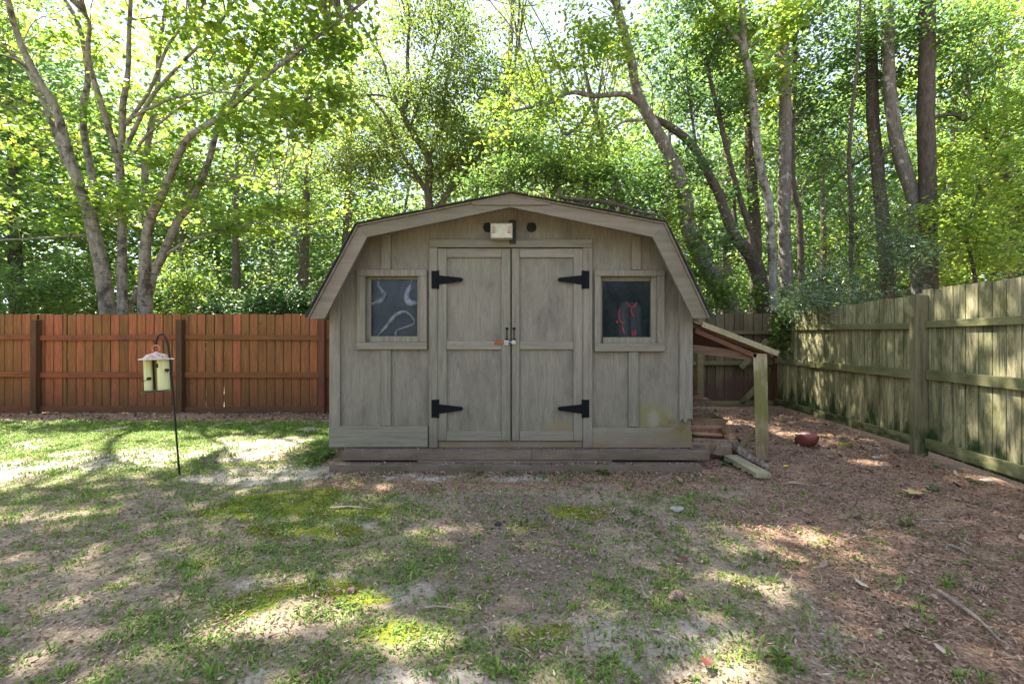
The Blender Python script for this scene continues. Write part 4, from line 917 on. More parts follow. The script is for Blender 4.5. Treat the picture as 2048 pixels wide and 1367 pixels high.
upright('stout_tree', 'stout straight lichened trunk nearest the fence post, right of the three', [(1858, 640), (1856, 500), (1855, 375), (1852, 234), (1854, 94), (1854, 0), (1853, -90)], 9.0, [36, 34, 33, 33, 31, 29, 24],
        [(1900, 70, 9.2, 90, 90, 1, 26), (1920, 190, 9.4, 70, 60, .7, 12)], 'mid', 'dark', 12,
        [([(1858, 240), (1880, 232), (1910, 230), (1932, 240), (1960, 215)], 9.0, 9.4, [8, 8, 8, 7, 4])])
upright('sapling', 'thin wavy sapling in the gap between straight and tall dark trees', [(1705, 640), (1702, 520), (1703, 420), (1698, 330), (1703, 230), (1712, 150), (1718, 60), (1722, -30)], 8.6, [9, 9, 8, 8, 7, 6, 5, 4],
        [(1700, 430, 8.4, 70, 70, .6, 13), (1690, 300, 8.6, 60, 60, .6, 8), (1740, 400, 8.3, 60, 60, .5, 9)], 'glossy', 'dark', 13, lf=dict(n=60, rad=.36, size=.075, kind='narrow', tilt=.7, flatz=.6))
upright('slanting_tree', 'dark slanting trunk at the right edge amid bright leaves', [(2120, 640), (2090, 520), (2048, 421), (2016, 375), (1993, 328), (1970, 270), (1940, 190), (1930, 150)], 10.0, [28, 27, 25, 23, 20, 16, 11, 8],
        [(1980, 60, 10, 110, 90, 1.2, 36), (1960, 270, 9.6, 110, 80, 1, 42), (1990, 420, 9.8, 100, 70, 1, 34), (1930, 520, 9.6, 90, 60, .7, 24), (2080, 250, 9.6, 90, 160, 1.2, 26)], 'lime', 'dark', 14)
upright('young_tree', 'slender young tree with forked dark stem behind the right fence end', [(1953, 640), (1951, 562), (1927, 459), (1900, 428), (1885, 415)], 8.4, [8, 7, 6, 4, 3],
        [(1900, 440, 8.4, 60, 50, .5, 12), (1960, 350, 8.4, 70, 50, .5, 12), (1950, 500, 8.2, 80, 50, .5, 14)], 'lime', 'dark', 15, [([(1927, 459), (1945, 420), (1960, 370)], 8.4, 8.3, [5, 4, 3])])
# small-leaved tree behind the shed
FINE = dict(n=190, rad=.62, size=.085, kind='diamond', tilt=.8, flatz=.6, droop=.25)
upright('fan_branched_tree', 'fine-leaved tree with fanned grey branches rising behind the shed roof', [(870, 620), (862, 480), (857, 388), (857, 316), (828, 270), (808, 230), (818, 184), (815, 120), (820, 40)], 12.5, [22, 20, 18, 16, 14, 12, 10, 8, 5],
        [(830, 60, 12.5, 140, 80, 1.6, 40), (760, 210, 12.5, 130, 70, 1.3, 34), (930, 200, 12.5, 110, 80, 1.3, 36), (700, 320, 12.3, 90, 50, 1, 24), (860, 330, 12.5, 150, 55, 1.3, 34), (960, 310, 12.3, 110, 60, 1, 30), (1000, 120, 12.5, 80, 90, 1, 22), (850, -300, 10.5, 260, 200, 1.5, 34)], 'olive', 'far', 16,
        [([(857, 388), (818, 329), (790, 280), (770, 230), (735, 190)], 12.5, 12, [12, 10, 8, 6, 4]), ([(857, 316), (885, 250), (890, 180), (905, 110)], 12.5, 12.8, [10, 8, 6, 4]), ([(828, 270), (790, 205), (750, 190), (710, 195)], 12.5, 12, [8, 6, 4, 3]),
         ([(808, 230), (780, 170), (765, 120), (740, 80)], 12.5, 12.5, [7, 5, 4, 3]), ([(870, 420), (920, 360), (970, 290), (1010, 190), (1040, 90)], 12.5, 12.4, [12, 10, 8, 6, 4]), ([(822, 250), (845, 190), (860, 130), (880, 60)], 12.5, 12.5, [7, 6, 4, 3])], lf=FINE)
upright('roof_side_tree', 'leafy tree whose low branches touch the right slope of the roof', [(1235, 620), (1230, 500), (1240, 420), (1220, 330), (1195, 240), (1170, 140), (1160, 40)], 10.2, [15, 14, 13, 12, 10, 8, 5],
        [(1150, 350, 9.6, 130, 45, .8, 26), (1260, 400, 9.2, 110, 50, .7, 24), (1020, 350, 9.8, 110, 35, .7, 20), (1300, 330, 9.6, 80, 50, .6, 13), (1060, 290, 10, 130, 40, .8, 20)], 'mid', 'far', 17)
# understorey behind the left fence
def bush(name, label, px, Y, blobs, leafk, seed, lf=None, stems=5, cat='shrub', group=None):
    rg = np.random.default_rng(seed); b_ = P(px, 680, Y); b_.z = float(gz(b_.x, b_.y)) - .03
    root = thing(name, tuple(b_), label, cat, group); cs = blob_pts(rg, blobs)
    mb = MB()
    for k in range(stems):
        c = cs[rg.integers(len(cs))]; s = np.array(b_) + np.array([rg.normal(0, .12), rg.normal(0, .1), 0]); s[0] += (c[0] - s[0]) * .25
        mb.tube(spline([s, s + (c - s) * .5 + rg.normal(0, .08, 3), c], 5), np.linspace(.018, .005, 11), 5, cap=False)
    sk = np.concatenate([v for v in mb.v]); twigs(mb, sk[::3], cs, rg, .006, .8)
    mb.build('stems', BARK['dark'], root)
    cr = MB(); lf = lf or dict(n=90, rad=.3, size=.075, kind='oval')
    clusters(cr, cs, lf['n'], lf['rad'], lf['size'], lf['kind'], rg, lf.get('tilt', .7), lf.get('flatz', .7), lf.get('droop', 0))
    cr.build('foliage', LEAF[leafk], root); return root
bush('hedge_shrub', 'dark glossy rounded shrub showing above the stained fence next to the shed', 525, 8.9, [(525, 640, 8.9, 120, 55, .7, 60), (570, 625, 8.9, 70, 40, .6, 30), (440, 650, 8.9, 60, 40, .5, 16)], 'dark', 31)
bush('fence_top_shrub', 'shrub with pale glossy narrow leaves spilling over the mossy fence', 1740, 7.6, [(1680, 570, 7.6, 110, 45, .6, 30), (1800, 530, 7.4, 70, 60, .6, 26), (1610, 610, 7.3, 55, 32, .35, 12), (1690, 600, 6.6, 110, 22, .3, 18), (1760, 470, 7.8, 70, 60, .5, 16)], 'glossy', 32, dict(n=85, rad=.24, size=.075, kind='narrow', tilt=.9, flatz=.8), stems=8)
bush('corner_shrub', 'green broadleaf shrub peeking over the old fence right of the roof edge', 1420, 9.0, [(1420, 590, 9.0, 50, 45, .4, 16), (1500, 600, 9.6, 40, 35, .4, 10), (1390, 520, 9.0, 30, 50, .3, 9)], 'mid', 33)
bush('left_thicket', 'loose bright thicket seen over the left end of the stained fence', 60, 10.5, [(60, 600, 10.5, 120, 60, .9, 40), (160, 560, 11, 60, 60, .6, 18)], 'mid', 34)
bush('round_thicket', 'light green rounded bush right of the maple stems behind the fence', 390, 10.8, [(390, 600, 10.8, 80, 55, .8, 30), (350, 540, 11, 60, 40, .6, 14)], 'lime', 35)
# vine hanging over the fence corner
rg = np.random.default_rng(41)
vn_ = thing('climbing_vine', tuple(P(1562, 618, 7.7)), 'leafy green vine hanging down over the far fence corner', 'vine')
cs = []; mb = MB()
for pts in ([(1565, 612), (1558, 640), (1552, 665), (1556, 690)], [(1572, 615), (1570, 650), (1566, 680), (1568, 706)], [(1560, 612), (1590, 622), (1560, 650), (1548, 655)]):
    p = spline([P(x, y, 7.75) for x, y in pts], 6); mb.tube(p, .004, 5, cap=False); cs.append(p[2:])
mb.build('stems', BARK['dark'], vn_); cr = MB(); cs = np.concatenate(cs) + rg.normal(0, .03, (len(np.concatenate(cs)), 3)); clusters(cr, cs, 9, .09, .075, 'oval', rg, .8, 1); cr.build('foliage', LEAF['mid'], vn_)
# fallen branch on the roof
mb = MB(); p = spline([P(1121, 374, 4.40), P(1123, 395, 4.38), P(1180, 401, 4.38), P(1230, 408, 4.40), P(1279, 424, 4.40), P(1318, 432, 4.42), P(1322, 452, 4.42)], 5); mb.tube(p, np.interp(np.linspace(0, 1, len(p)), [0, .2, .6, 1], [.012, .02, .016, .008]), 7, .15)
mb.tube(spline([P(1230, 408, 4.40), P(1222, 385, 4.42), P(1248, 360, 4.42)], 4), .006, 5); mb.tube(spline([P(1279, 424, 4.40), P(1310, 420, 4.42), P(1335, 428, 4.42)], 4), .006, 5)
solo(mb, 'fallen_branch', BARK['dark'], tuple(P(1180, 401, 4.38)), 'dark fallen branch lying on the right slope of the shed roof', 'branch')
mb = MB(); rg = np.random.default_rng(9); n = 260
tt = rg.uniform(.12, .97, n); xx = PK[0] + (KR[0] - PK[0]) * tt; zz = np.interp(xx, [PK[0], O[3][0]], [O[2][1] + .05, O[3][1] + .05]); yy = rg.uniform(YF, 5.6, n)
leaves(mb, np.stack([xx, yy, zz + rg.uniform(0, .012, n)], 1), .06, 'oval', rg, .5)
M['litter'] = leafmat('dry_leaves', [(0, (.06, .034, .024)), (.4, (.21, .135, .098)), (.8, (.38, .28, .21)), (1, (.52, .43, .34))], .1, .8, 1.2, .15)
tag(mb.build('roof_litter', M['litter']), 'dry brown leaf litter scattered on the right roof slope', 'leaf litter', kind='stuff')

# mid-distance trees, one by one
def auto_tree(k, px, Y, h, wd, leafk, label, seed, group='trees of the wood behind the yard', dens=1.25):
    rg = np.random.default_rng(seed); b_ = P(px, 680, Y); b_.z = float(gz(b_.x, b_.y)) - .05
    h *= 1.35; wd *= 1.1
    root = thing('woodland_tree', tuple(b_), label, 'tree', group)
    mb = MB(); hs = np.linspace(0, 1, 7); ln = rg.normal(0, .04, 2)
    tr = spline([np.array(b_) + np.array([ln[0] * h * t_ + rg.normal(0, .06) * t_, ln[1] * h * t_, h * t_]) for t_ in hs], 4)
    mb.tube(tr, np.linspace(.017 * h + .02, .02, len(tr)), 8, .08, seed=seed); sk = [tr]
    n = int(34 * dens * wd / 2.2 * h / 9); t_ = rg.uniform(.16, 1.02, n); an = rg.uniform(0, 6.28, n); rr = wd * np.sqrt(rg.uniform(.03, 1, n)) * np.clip(1.25 - np.abs(t_ - .55) * 1.1, .35, 1)
    cs = np.stack([b_.x + ln[0] * h * t_ + rr * np.cos(an), b_.y + rr * np.sin(an), b_.z + h * t_], 1)
    twigs(mb, tr[4:], cs, rg, .016, .9); mb.build('trunk', BARK['far'], root)
    cr = MB(); clusters(cr, cs, 85, .62, .12, 'diamond', rg, .7, .5); cr.build('crown', LEAF[leafk], root)
for k, a_ in enumerate([
 (40, 15, 10, 2.6, 'mid', 'woodland tree at the far left edge, dark horizontal boughs'), (-120, 12, 11, 2.6, 'olive', 'woodland tree partly outside the left edge of the picture'),
 (340, 15.5, 9, 2.4, 'lime', 'bright yellow-green woodland tree seen between the maple stems'), (470, 14, 6.5, 2.2, 'blue', 'cool green woodland tree above the dark hedge shrub'),
 (600, 15, 9.0, 2.5, 'lime', 'sunlit woodland tree just left of the roof knee'), (690, 17, 11, 2.6, 'olive', 'olive woodland tree beyond the left roof slope'),
 (200, 18, 8, 2.6, 'lime', 'woodland tree directly behind the maple base'), (1010, 16, 11, 2.6, 'mid', 'woodland tree centred beyond the roof peak'),
 (1130, 14, 7.5, 2.2, 'olive', 'woodland tree beyond the right upper roof slope'), (1330, 15, 8, 2.3, 'lime', 'woodland tree filling the gap right of the roof knee'),
 (1450, 16, 11, 2.4, 'mid', 'woodland tree behind the crooked and leaning trunks'), (1640, 15, 6.5, 2.3, 'lime', 'low bright woodland tree under the sky gap'),
 (1730, 18, 7, 2.6, 'mid', 'woodland tree behind the sapling and tall dark trunk'), (1880, 14, 8.5, 2.5, 'lime', 'bright woodland tree right behind the stout trunk'),
 (2030, 13, 9, 2.6, 'lime', 'woodland tree behind the slanting trunk at right'), (2170, 12, 10, 2.6, 'mid', 'woodland tree partly outside the right edge of the picture')]):
    px, Y, h, wd, lk, lb = a_; auto_tree(k, px, Y, h, wd, lk, lb, 100 + k)
# far wood as one mass
rg = np.random.default_rng(77); mb = MB(); n = 4300
th = rg.uniform(R(-62), R(62), n); D = rg.uniform(20, 42, n); x_ = D * np.sin(th); y_ = D * np.cos(th); hmax = 4.0 + 15 * fbm(x_, y_, 7, 55) ** 1.3 + (D - 20) * .18
z_ = hmax * rg.uniform(0, 1, n) ** .9
clusters(mb, np.stack([x_, y_, z_], 1), 80, 1.15, .26, 'diamond', rg, .8, .6, vary=.6)
n = 900; th = rg.uniform(R(62), R(298), n); D = rg.uniform(12, 24, n); x_ = D * np.sin(th); y_ = D * np.cos(th); z_ = (2.5 + 2.5 * fbm(x_, y_, 7, 56)) * rg.uniform(0, 1, n) ** .8  # unseen leaf ring behind the camera, added to cut low sky light
clusters(mb, np.stack([x_, y_, z_], 1), 70, 1.2, .36, 'diamond', rg, .8, .6, vary=.6)
wood_ = mb.build('far_wood', LEAF['far']); tag(wood_, 'sunlit green woodland far behind the fences', 'woodland', kind='stuff')
mb = MB(); rg = np.random.default_rng(78)
for k in range(34):
    th = rg.uniform(-1.05, 1.05); D = rg.uniform(19, 34); x0, y0 = D * math.sin(th), D * math.cos(th); h = rg.uniform(8, 15)
    mb.tube([(x0, y0, -.3), (x0 + rg.normal(0, .2), y0, h * .5), (x0 + rg.normal(0, .5), y0, h)], [.12, .09, .04], 6)
o = mb.build('far_trunks', BARK['far']); tag(o, 'massed thin trunks of the distant woodland', 'woodland', kind='stuff')

# ------------------------------------------------------------------ grass, weeds and litter
rg = np.random.default_rng(21)
M['grass'] = leafmat('grass_blades', [(0, (.19, .16, .07)), (.15, (.10, .17, .036)), (.65, (.18, .29, .055)), (.9, (.30, .38, .09)), (1, (.48, .43, .24))], .35, .55, 1.6, .3)
def sample(n, x0, x1, y0, y1, f, rg, ypow=1.0):
    x = rg.uniform(x0, x1, n); y = y0 + (y1 - y0) * rg.uniform(0, 1, n) ** ypow
    k = (np.abs(x) < y * 1.22 + .4) & ~((np.abs(x) < 1.9) & (y > 4.27)) & ((y < 7.80) & (x < 3.45 + .159 * y))
    x, y = x[k], y[k]; q = rg.uniform(0, 1, len(x)) < f(x, y); return x[q], y[q]
def blades(mb, x, y, hgt, rg, nb, spread=.04, lean=.9, wd=.0045, cl=.5):
    n = rg.poisson(nb, len(x)) + 1; idx = np.repeat(np.arange(len(x)), n); m_ = len(idx)
    hx = x[idx] + rg.normal(0, spread, m_); hy = y[idx] + rg.normal(0, spread, m_); z = gz(hx, hy)
    h = hgt * rg.uniform(.5, 1.4, m_) * (.7 + .6 * rg.uniform(0, 1, len(x))[idx]); an = rg.uniform(0, 2 * np.pi, m_); ln = np.abs(rg.normal(lean, .35, m_))
    d = np.stack([np.cos(an), np.sin(an), np.zeros(m_)], 1); s = np.stack([-np.sin(an), np.cos(an), np.zeros(m_)], 1) * (wd * rg.uniform(.6, 1.5, m_))[:, None]
    b_ = np.stack([hx, hy, z - .004], 1); up = np.array([0, 0, 1.0])
    c1 = np.cos(ln * .5)[:, None]; s1 = np.sin(ln * .5)[:, None]; mid = b_ + h[:, None] * .55 * (up * c1 + d * s1)
    c2 = np.cos(np.minimum(ln * 1.25, 1.8))[:, None]; s2 = np.sin(np.minimum(ln * 1.25, 1.8))[:, None]; tip = mid + h[:, None] * .5 * (up * c2 + d * s2)
    tip[:, 2] = np.maximum(tip[:, 2], z + .003)
    V = np.stack([b_ - s * .6, b_ + s * .6, mid + s, mid - s, tip], 1).reshape(-1, 3); base = (np.arange(m_) * 5)[:, None] + mb.n
    a = np.clip(rg.uniform(0, 1, len(x))[idx] * cl + rg.uniform(0, 1, m_) * (1 - cl), 0, 1)
    mb.v.append(V); mb.n += m_ * 5
    mb.f.append((base + np.array([0, 1, 2, 3])).astype(np.int32)); mb.a.append(a); mb.f.append((base + np.array([3, 2, 4])).astype(np.int32)); mb.a.append(a)
gd = lambda x, y: fields(x, y)['green'] ** 1.2 * .95 + .015
mb = MB()
x, y = sample(52000, -4.5, 3.2, 1.3, 4.4, gd, rg, 1.25); blades(mb, x, y, .028, rg, 6, .022, 1.15, .0032)
x, y = sample(30000, -10, -1.4, 4.2, 7.1, gd, rg); blades(mb, x, y, .034, rg, 6, .035, 1.0, .0055)
x, y = sample(1500, -3.5, 2.6, 1.3, 3.8, lambda x, y: .25 + 0 * x, rg, 1.2); blades(mb, x, y, .045, rg, 7, .012, 1.0, .0040, .2)
o = mb.build('grass', M['grass']); tag(o, 'short patchy green grass of the lawn', 'grass', kind='stuff')
# rounded ground cover
mb = MB(); x, y = sample(15000, -1.6, 2.6, 1.3, 4.1, lambda x, y: (sstep(.52, .66, fbm(x, y, .45, 91)) * (1 - sstep(.25, 1.3, ell(x, y, .75, 2.75, 1.3, 1.1))) + .02) * .9, rg, 1.1)
leaves(mb, np.stack([x, y, gz(x, y) + rg.uniform(.008, .022, len(x))], 1), .026, 'oval', rg, .35)
x, y = sample(1100, -1.9, 1.9, 3.9, 4.25, lambda x, y: sstep(.5, .7, fbm(x, y, .3, 4)) * .6, rg); leaves(mb, np.stack([x, y, gz(x, y) + rg.uniform(.01, .05, len(x))], 1), .035, 'oval', rg, .5)
x, y = sample(9000, -2.5, -1.75, 4.3, 5.3, lambda x, y: (1 - sstep(.3, 1, ell(x, y, -2.0, 4.7, .25, .5))) * .8, rg); leaves(mb, np.stack([x, y, gz(x, y) + rg.uniform(.01, .10, len(x))], 1), .04, 'narrow', rg, .8)
o = mb.build('ground_cover', LEAF['mid']); tag(o, 'low round-leaved weeds creeping over the bare soil', 'ground cover', kind='stuff')
# moss
mb = MB(); x, y = sample(90000, -2.6, 1.0, 1.5, 3.9, lambda x, y: fields(x, y)['moss'] ** 1.5, rg); blades(mb, x, y, .010, rg, 1.2, .006, .7, .0035)
o = mb.build('moss', leafmat('moss_green', [(0, (.12, .14, .012)), (.6, (.24, .28, .022)), (1, (.34, .35, .05))], .2, .8, 1.2, .1)); tag(o, 'yellow-green moss cushions on the lawn', 'moss', kind='stuff')
# leaf litter chips and pine needles
mb = MB(); lf = lambda x, y: .30 + .7 * fields(x, y)['mulch']
x, y = sample(120000, -4.6, 5, 1.3, 5.0, lambda x, y: lf(x, y) * (1 - .6 * fields(x, y)['sand_sun']), rg, 1.2); n = len(x)
leaves(mb, np.stack([x, y, gz(x, y) + rg.uniform(.002, .010, n)], 1), .019, 'oval', rg, .35, rg.beta(1.4, 1.9, n))
x, y = sample(16000, -10, 5, 4.6, 8.3, lambda x, y: .06 + .94 * fields(x, y)['mulch'], rg); n = len(x)
leaves(mb, np.stack([x, y, gz(x, y) + rg.uniform(.003, .02, n)], 1), .05, 'oval', rg, .4, rg.beta(1.4, 1.9, n))
x, y = sample(500, 1.0, 4.6, 1.4, 8.2, lambda x, y: fields(x, y)['mulch'], rg); n = len(x)
leaves(mb, np.stack([x, y, gz(x, y) + rg.uniform(.01, .02, n)], 1), .055, 'oval', rg, .5, rg.beta(1.5, 1.5, n))
x, y = sample(42000, -6, 2.5, 1.3, 6.0, lambda x, y: (.25 + .75 * sstep(.4, .6, fbm(x, y, .35, 61))) * (1 - fields(x, y)['mulch']), rg, 1.2); n = len(x)
leaves(mb, np.stack([x, y, gz(x, y) + rg.uniform(.004, .018, n)], 1), .030, 'narrow', rg, .3, rg.uniform(.3, .95, n))
for y0_, y1_, z_, n in ((4.285, 4.34, .080, 500), (4.37, 4.45, .194, 260)):
    x = rg.uniform(-1.68, 1.8, n); leaves(mb, np.stack([x, rg.uniform(y0_, y1_, n), np.full(n, z_) + rg.uniform(.001, .006, n)], 1), .022, 'oval', rg, .4, rg.beta(1.4, 1.9, n))
x = rg.uniform(-1.75, 1.8, 1500); y = 4.28 - np.abs(rg.normal(0, .07, 1500)); leaves(mb, np.stack([x, y, gz(x, y) + rg.uniform(.002, .02, 1500)], 1), .026, 'oval', rg, .6, rg.beta(1.4, 1.9, 1500))
o = mb.build('leaf_litter', M['litter']); tag(o, 'brown leaf litter covering the soil of the yard', 'leaf litter', kind='stuff')
mb = MB(); x, y = sample(46000, -4.6, 5, 1.3, 8.2, lambda x, y: .035 + .965 * fields(x, y)['mulch'], rg, 1.15); n = len(x)
an = rg.uniform(0, np.pi, n); L_ = rg.uniform(.014, .050, n); d = np.stack([np.cos(an), np.sin(an), rg.normal(0, .06, n)], 1) * L_[:, None]; s = np.stack([-np.sin(an), np.cos(an), 0 * an], 1) * .0013
c = np.stack([x, y, gz(x, y) + rg.uniform(.008, .02, n)], 1); wdn = (.0007 + .0003 * y)[:, None] / .0013
V = np.stack([c - d - s * wdn, c - d + s * wdn, c + s * wdn + np.array([0, 0, .004]), c - s * wdn + np.array([0, 0, .004]), c + d + s * wdn * .4, c + d - s * wdn * .4], 1).reshape(-1, 3); b0 = (np.arange(n) * 6)[:, None]; a = rg.uniform(0, 1, n)
mb.v.append(V); mb.n = len(V); mb.f += [(b0 + np.array([0, 1, 2, 3])).astype(np.int32), (b0 + np.array([3, 2, 4, 5])).astype(np.int32)]; mb.a += [a, a]
o = mb.build('pine_needles', leafmat('pine_needles', [(0, (.10, .050, .032)), (.5, (.30, .165, .105)), (1, (.50, .38, .28))], .1, .7, 1.2, .2)); tag(o, 'fallen brown pine needles over the mulch', 'pine needles', kind='stuff')
def G(px, py):          # ground point seen at a pixel
    Y = CH * F / (py - 680)
    for _ in range(4): Y = (CH - float(gz((px - 1024) / F * Y, Y))) * F / (py - 680)
    return Vector(((px - 1024) / F * Y, Y, float(gz((px - 1024) / F * Y, Y))))
# pine cones
def cone_mb(L_, r_, rg):
    mb = MB(); core = [(0, 0, r_ * .6 * math.sin(math.pi * t_) + .002) for t_ in (0, 1)]
    mb.tube([(L_ * (t_ - .5), 0, 0) for t_ in np.linspace(0, 1, 9)], [r_ * .62 * math.sin(math.pi * (t_ * .85 + .1)) for t_ in np.linspace(0, 1, 9)], 8)
    for k in range(90):
        t_ = k / 90; an = k * 2.39996; rr = r_ * math.sin(math.pi * (t_ * .85 + .1)); x = L_ * (t_ - .5)
        e = np.array([0, math.cos(an), math.sin(an)]); s = np.array([0, -math.sin(an), math.cos(an)]) * r_ * .30; ax_ = np.array([1, 0, 0])
        c = np.array([x, 0, 0]) + e * rr * .5; tip = np.array([x, 0, 0]) + e * rr * 1.05 + ax_ * r_ * .45
        th = e * .0 + ax_ * -.10 * r_
        mb.add([c - s * .6, c + s * .6, tip + s, tip - s, c - s * .6 + th, c + s * .6 + th, tip + s + th * 2, tip - s + th * 2], [(0, 1, 2, 3), (7, 6, 5, 4), (2, 6, 7, 3), (0, 3, 7, 4), (1, 5, 6, 2)], rg.uniform())
    return mb
M['cone'] = wood('pine_cone_scales', (.11, .07, .05), (.30, .22, .17), None, 'z', 40, .45)
pc = None
for px, py, s, rz, lb in ((1672, 1200, 1.0, .5, 'dark open pine cone on grassy soil left of the other cones'), (1950, 1182, 1.05, -.6, 'large pale pine cone near the right edge among dry leaves'),
                          (1684, 1040, .75, .1, 'grey pine cone, left one of the touching pair'), (1712, 1034, .8, -.2, 'pine cone, right one of the touching pair'), (1994, 1016, .8, .0, 'small dark pine cone closest to the mossy fence foot')):
    g0 = G(px - (320 if px == 1672 else 0), py)
    if pc is None:
        pc = solo(cone_mb(.085, .024, rg), 'pine_cone', M['cone'], (0, 0, 0), lb, 'pine cone', 'pine cones on the ground'); o = pc
    else:
        o = pc.copy(); C.objects.link(o); o['label'] = lb
    o.location = (g0.x, g0.y, g0.z + .02 * s); o.scale = (s,) * 3; o.rotation_euler = (.3 * px, 0, rz)
# sticks, stones, leaf, plank bits
def stick(pts, r_, mat, label, name='twig', cat='twig', group='twigs lying on the ground', up=.012):
    W = [G(*q) for q in pts]
    for k, q in enumerate(W): q.z += up + (.008 if 0 < k < len(W) - 1 else 0)
    mb = MB(); p = spline(W, 5); mb.tube(p, np.linspace(r_, r_ * .45, len(p)), 7, .15); return solo(mb, name, mat, tuple(W[0]), label, cat, group)
M['twig'] = wood('grey_twig', (.14, .10, .08), (.30, .25, .21), None, 'x', 30, .3)
stick([(850, 1219), (880, 1220), (925, 1224)], .006, M['twig'], 'short dark twig left of the nearest sandy patch')
stick([(1880, 1188), (1915, 1215), (1950, 1240), (2000, 1285)], .013, M['twig'], 'long thick grey stick toward the lower right corner')
stick([(1690, 1083), (1712, 1078), (1709, 1072)], .008, M['twig'], 'small forked pale twig below the paired pine cones')
stick([(1830, 1041), (1900, 1046), (1956, 1050)], .005, M['twig'], 'thin straight pale twig across the mulch at right')
stick([(1560, 970), (1600, 972), (1650, 976)], .005, M['twig'], 'slender curved twig just beyond the mossy plank tip')
stick([(1468, 1010), (1480, 1018), (1497, 1024)], .004, M['twig'], 'tiny twig beside the grey stone')
stick([(1895, 1093), (1918, 1103), (1938, 1112)], .009, M['twig'], 'stubby broken twig in red mulch above the long stick')
stick([(660, 1017), (700, 1016), (745, 1018)], .012, M['twig'], 'flat pale root-like stick crossing the moss', up=.004)
stick([(1300, 1262), (1340, 1275), (1375, 1290)], .004, M['twig'], 'thin bent twig low in the bare middle soil')
stick([(1645, 808 + 6), (1600, 812), (1555, 830)], .006, M['twig'], 'thin bare fallen stem near the corner of the fences', up=.03)
def stone(px, py, sx, sy, sz, label, seed, col=(.30, .28, .25)):
    g0 = G(px, py); rg = np.random.default_rng(seed); mb = MB(); nr, ns = 8, 12
    V = []
    for i_ in range(nr + 1):
        for j_ in range(ns):
            a_, b_ = math.pi * i_ / nr, 2 * math.pi * j_ / ns; k = 1 + .18 * math.sin(3 * b_ + seed) * math.sin(a_) + rg.uniform(-.06, .06)
            V.append((g0.x + sx * k * math.sin(a_) * math.cos(b_), g0.y + sy * k * math.sin(a_) * math.sin(b_), g0.z + sz * .5 + sz * k * math.cos(a_)))
    mb.add(V, [(i_ * ns + j_, (i_ + 1) * ns + j_, (i_ + 1) * ns + (j_ + 1) % ns, i_ * ns + (j_ + 1) % ns) for i_ in range(nr) for j_ in range(ns)])
    return solo(mb, 'stone', flat('stone_grey', col, .9, nz=.2, scale=40), tuple(g0), label, 'stone', smooth=True)
stone(1354, 1021, .055, .035, .022, 'grey flat stone on bare soil in front of the step', 1)
stone(1752, 917, .05, .03, .02, 'pale oval stone near the foot of the fence post', 2, (.34, .30, .27))
stone(996, 1050, .022, .02, .018, 'small black rounded stone in the middle of the soil', 3, (.03, .03, .035))
stone(704, 1184, .022, .02, .018, 'small brown nut-like stone beside the sunny patch', 4, (.14, .09, .07))
stone(1975, 962, .06, .035, .015, 'flat grey stone under the bottom rail at right', 5)
def fallen(px, py, s, col, label, rz, kind='maple', name='fallen_leaf'):
    g0 = G(px, py); mb = MB(); tp, fs = TPL[kind]; c_, s_ = math.cos(rz), math.sin(rz)
    mb.add([((x_ - .5) * s * c_ - y_ * s * s_, (x_ - .5) * s * s_ + y_ * s * c_, .01 + .25 * s * abs(y_)) for x_, y_ in tp], fs)
    for v in mb.v: v += np.array([g0.x, g0.y, g0.z + .018])
    return solo(mb, name, flat('leaf_' + name, col, .6, nz=.08), tuple(g0), label, 'leaf', 'single fallen leaves')
fallen(1832, 992, .14, (.50, .38, .16), 'large pale yellow maple leaf on the mulch', .3)
fallen(1874, 935, .10, (.06, .22, .02), 'fresh green leaf below the mossy fence rail', .1, 'oval')
fallen(1572, 937, .09, (.50, .40, .03), 'bright yellow leaf beside the mossy plank', .8, 'oval')
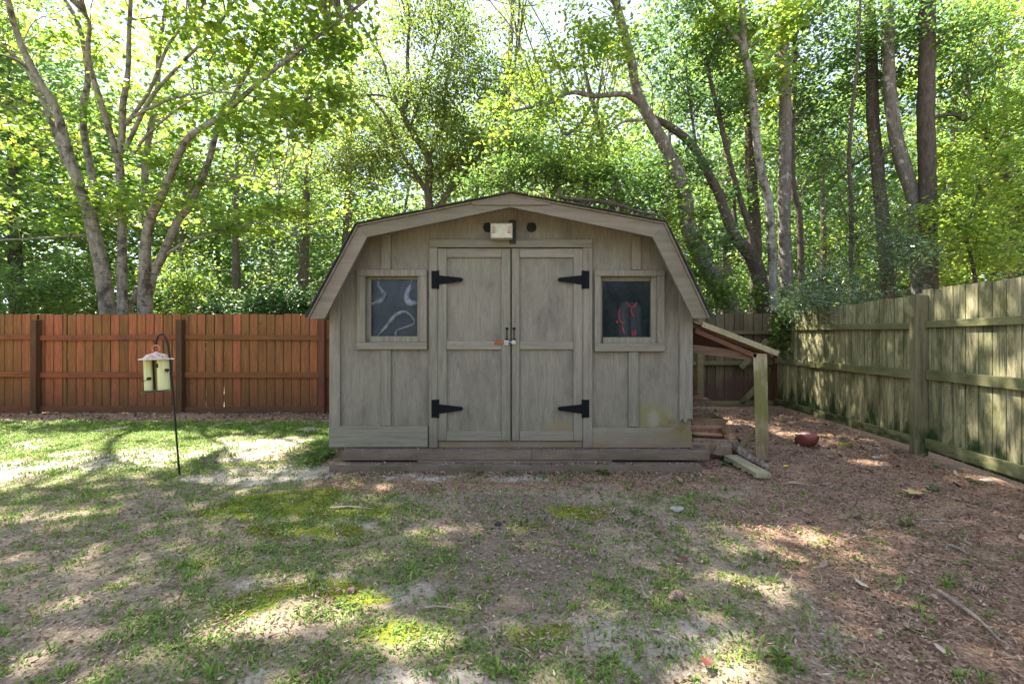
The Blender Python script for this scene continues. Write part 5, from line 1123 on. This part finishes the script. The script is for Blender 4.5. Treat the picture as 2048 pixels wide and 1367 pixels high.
fallen(1590, 972, .16, (.40, .28, .20), 'long curled tan leaf beyond the mossy plank end', -.4, 'narrow')
fallen(1368, 1125, .065, (.11, .045, .025), 'russet curled leaf between the creeping weeds', .9)
fallen(1410, 1335, .06, (.10, .03, .02), 'dark red leaf near the bottom edge', 2.0)
# little weeds one could point to
def weed(px, py, s, label, seed, kind='oval', n=9, lk='mid'):
    g0 = G(px, py); rg = np.random.default_rng(seed); mb = MB(); tp, fs = TPL[kind]
    for k in range(n):
        an = k / n * 6.28 + rg.uniform(-.2, .2); el = rg.uniform(.15, .8); l = s * rg.uniform(.6, 1.1)
        u = np.array([math.cos(an) * math.cos(el), math.sin(an) * math.cos(el), math.sin(el)]); v = np.array([-math.sin(an), math.cos(an), 0])
        o_ = np.array([g0.x, g0.y, g0.z + .005 + .02 * rg.uniform()])
        mb.add([o_ + u * l * (.15 + x_) + v * l * y_ - np.array([0, 0, 1]) * l * .35 * x_ * x_ for x_, y_ in tp], fs, rg.uniform())
    return solo(mb, 'weed', LEAF[lk], tuple(g0), label, 'weed', 'small weeds on the mulch')
weed(1865, 979, .07, 'pale-leaved weed just right of the big yellow leaf', 1, lk='glossy'); weed(1946, 966, .06, 'small weed against the foot of the mossy fence', 2); weed(1897, 1172, .07, 'star-shaped weed left of the large pale pine cone', 3, 'narrow', 10, 'lime')
weed(1812, 1052, .06, 'low weed by the thin straight twig', 4); weed(1455, 930, .08, 'weed sprouting between the step and mossy plank', 5, lk='glossy'); weed(1205, 948, .09, 'tallest weed against the slab below the right door', 6, n=14); weed(1358, 962, .05, 'bright weed in front of the slab below right window', 7, lk='lime')
weed(1692, 892, .10, 'tuft of fine grassy weed right of the football', 8, 'narrow', 26, 'lime'); weed(1436, 1000, .05, 'small weed above the tiny twig', 9, 'narrow'); weed(1480, 1170, .055, 'grassy tuft in the dappled mulch at centre right', 10, 'narrow', 16, 'lime'); weed(1560, 1325, .065, 'tall yellow-green grassy tuft near the bottom edge', 11, 'narrow', 20, 'lime')
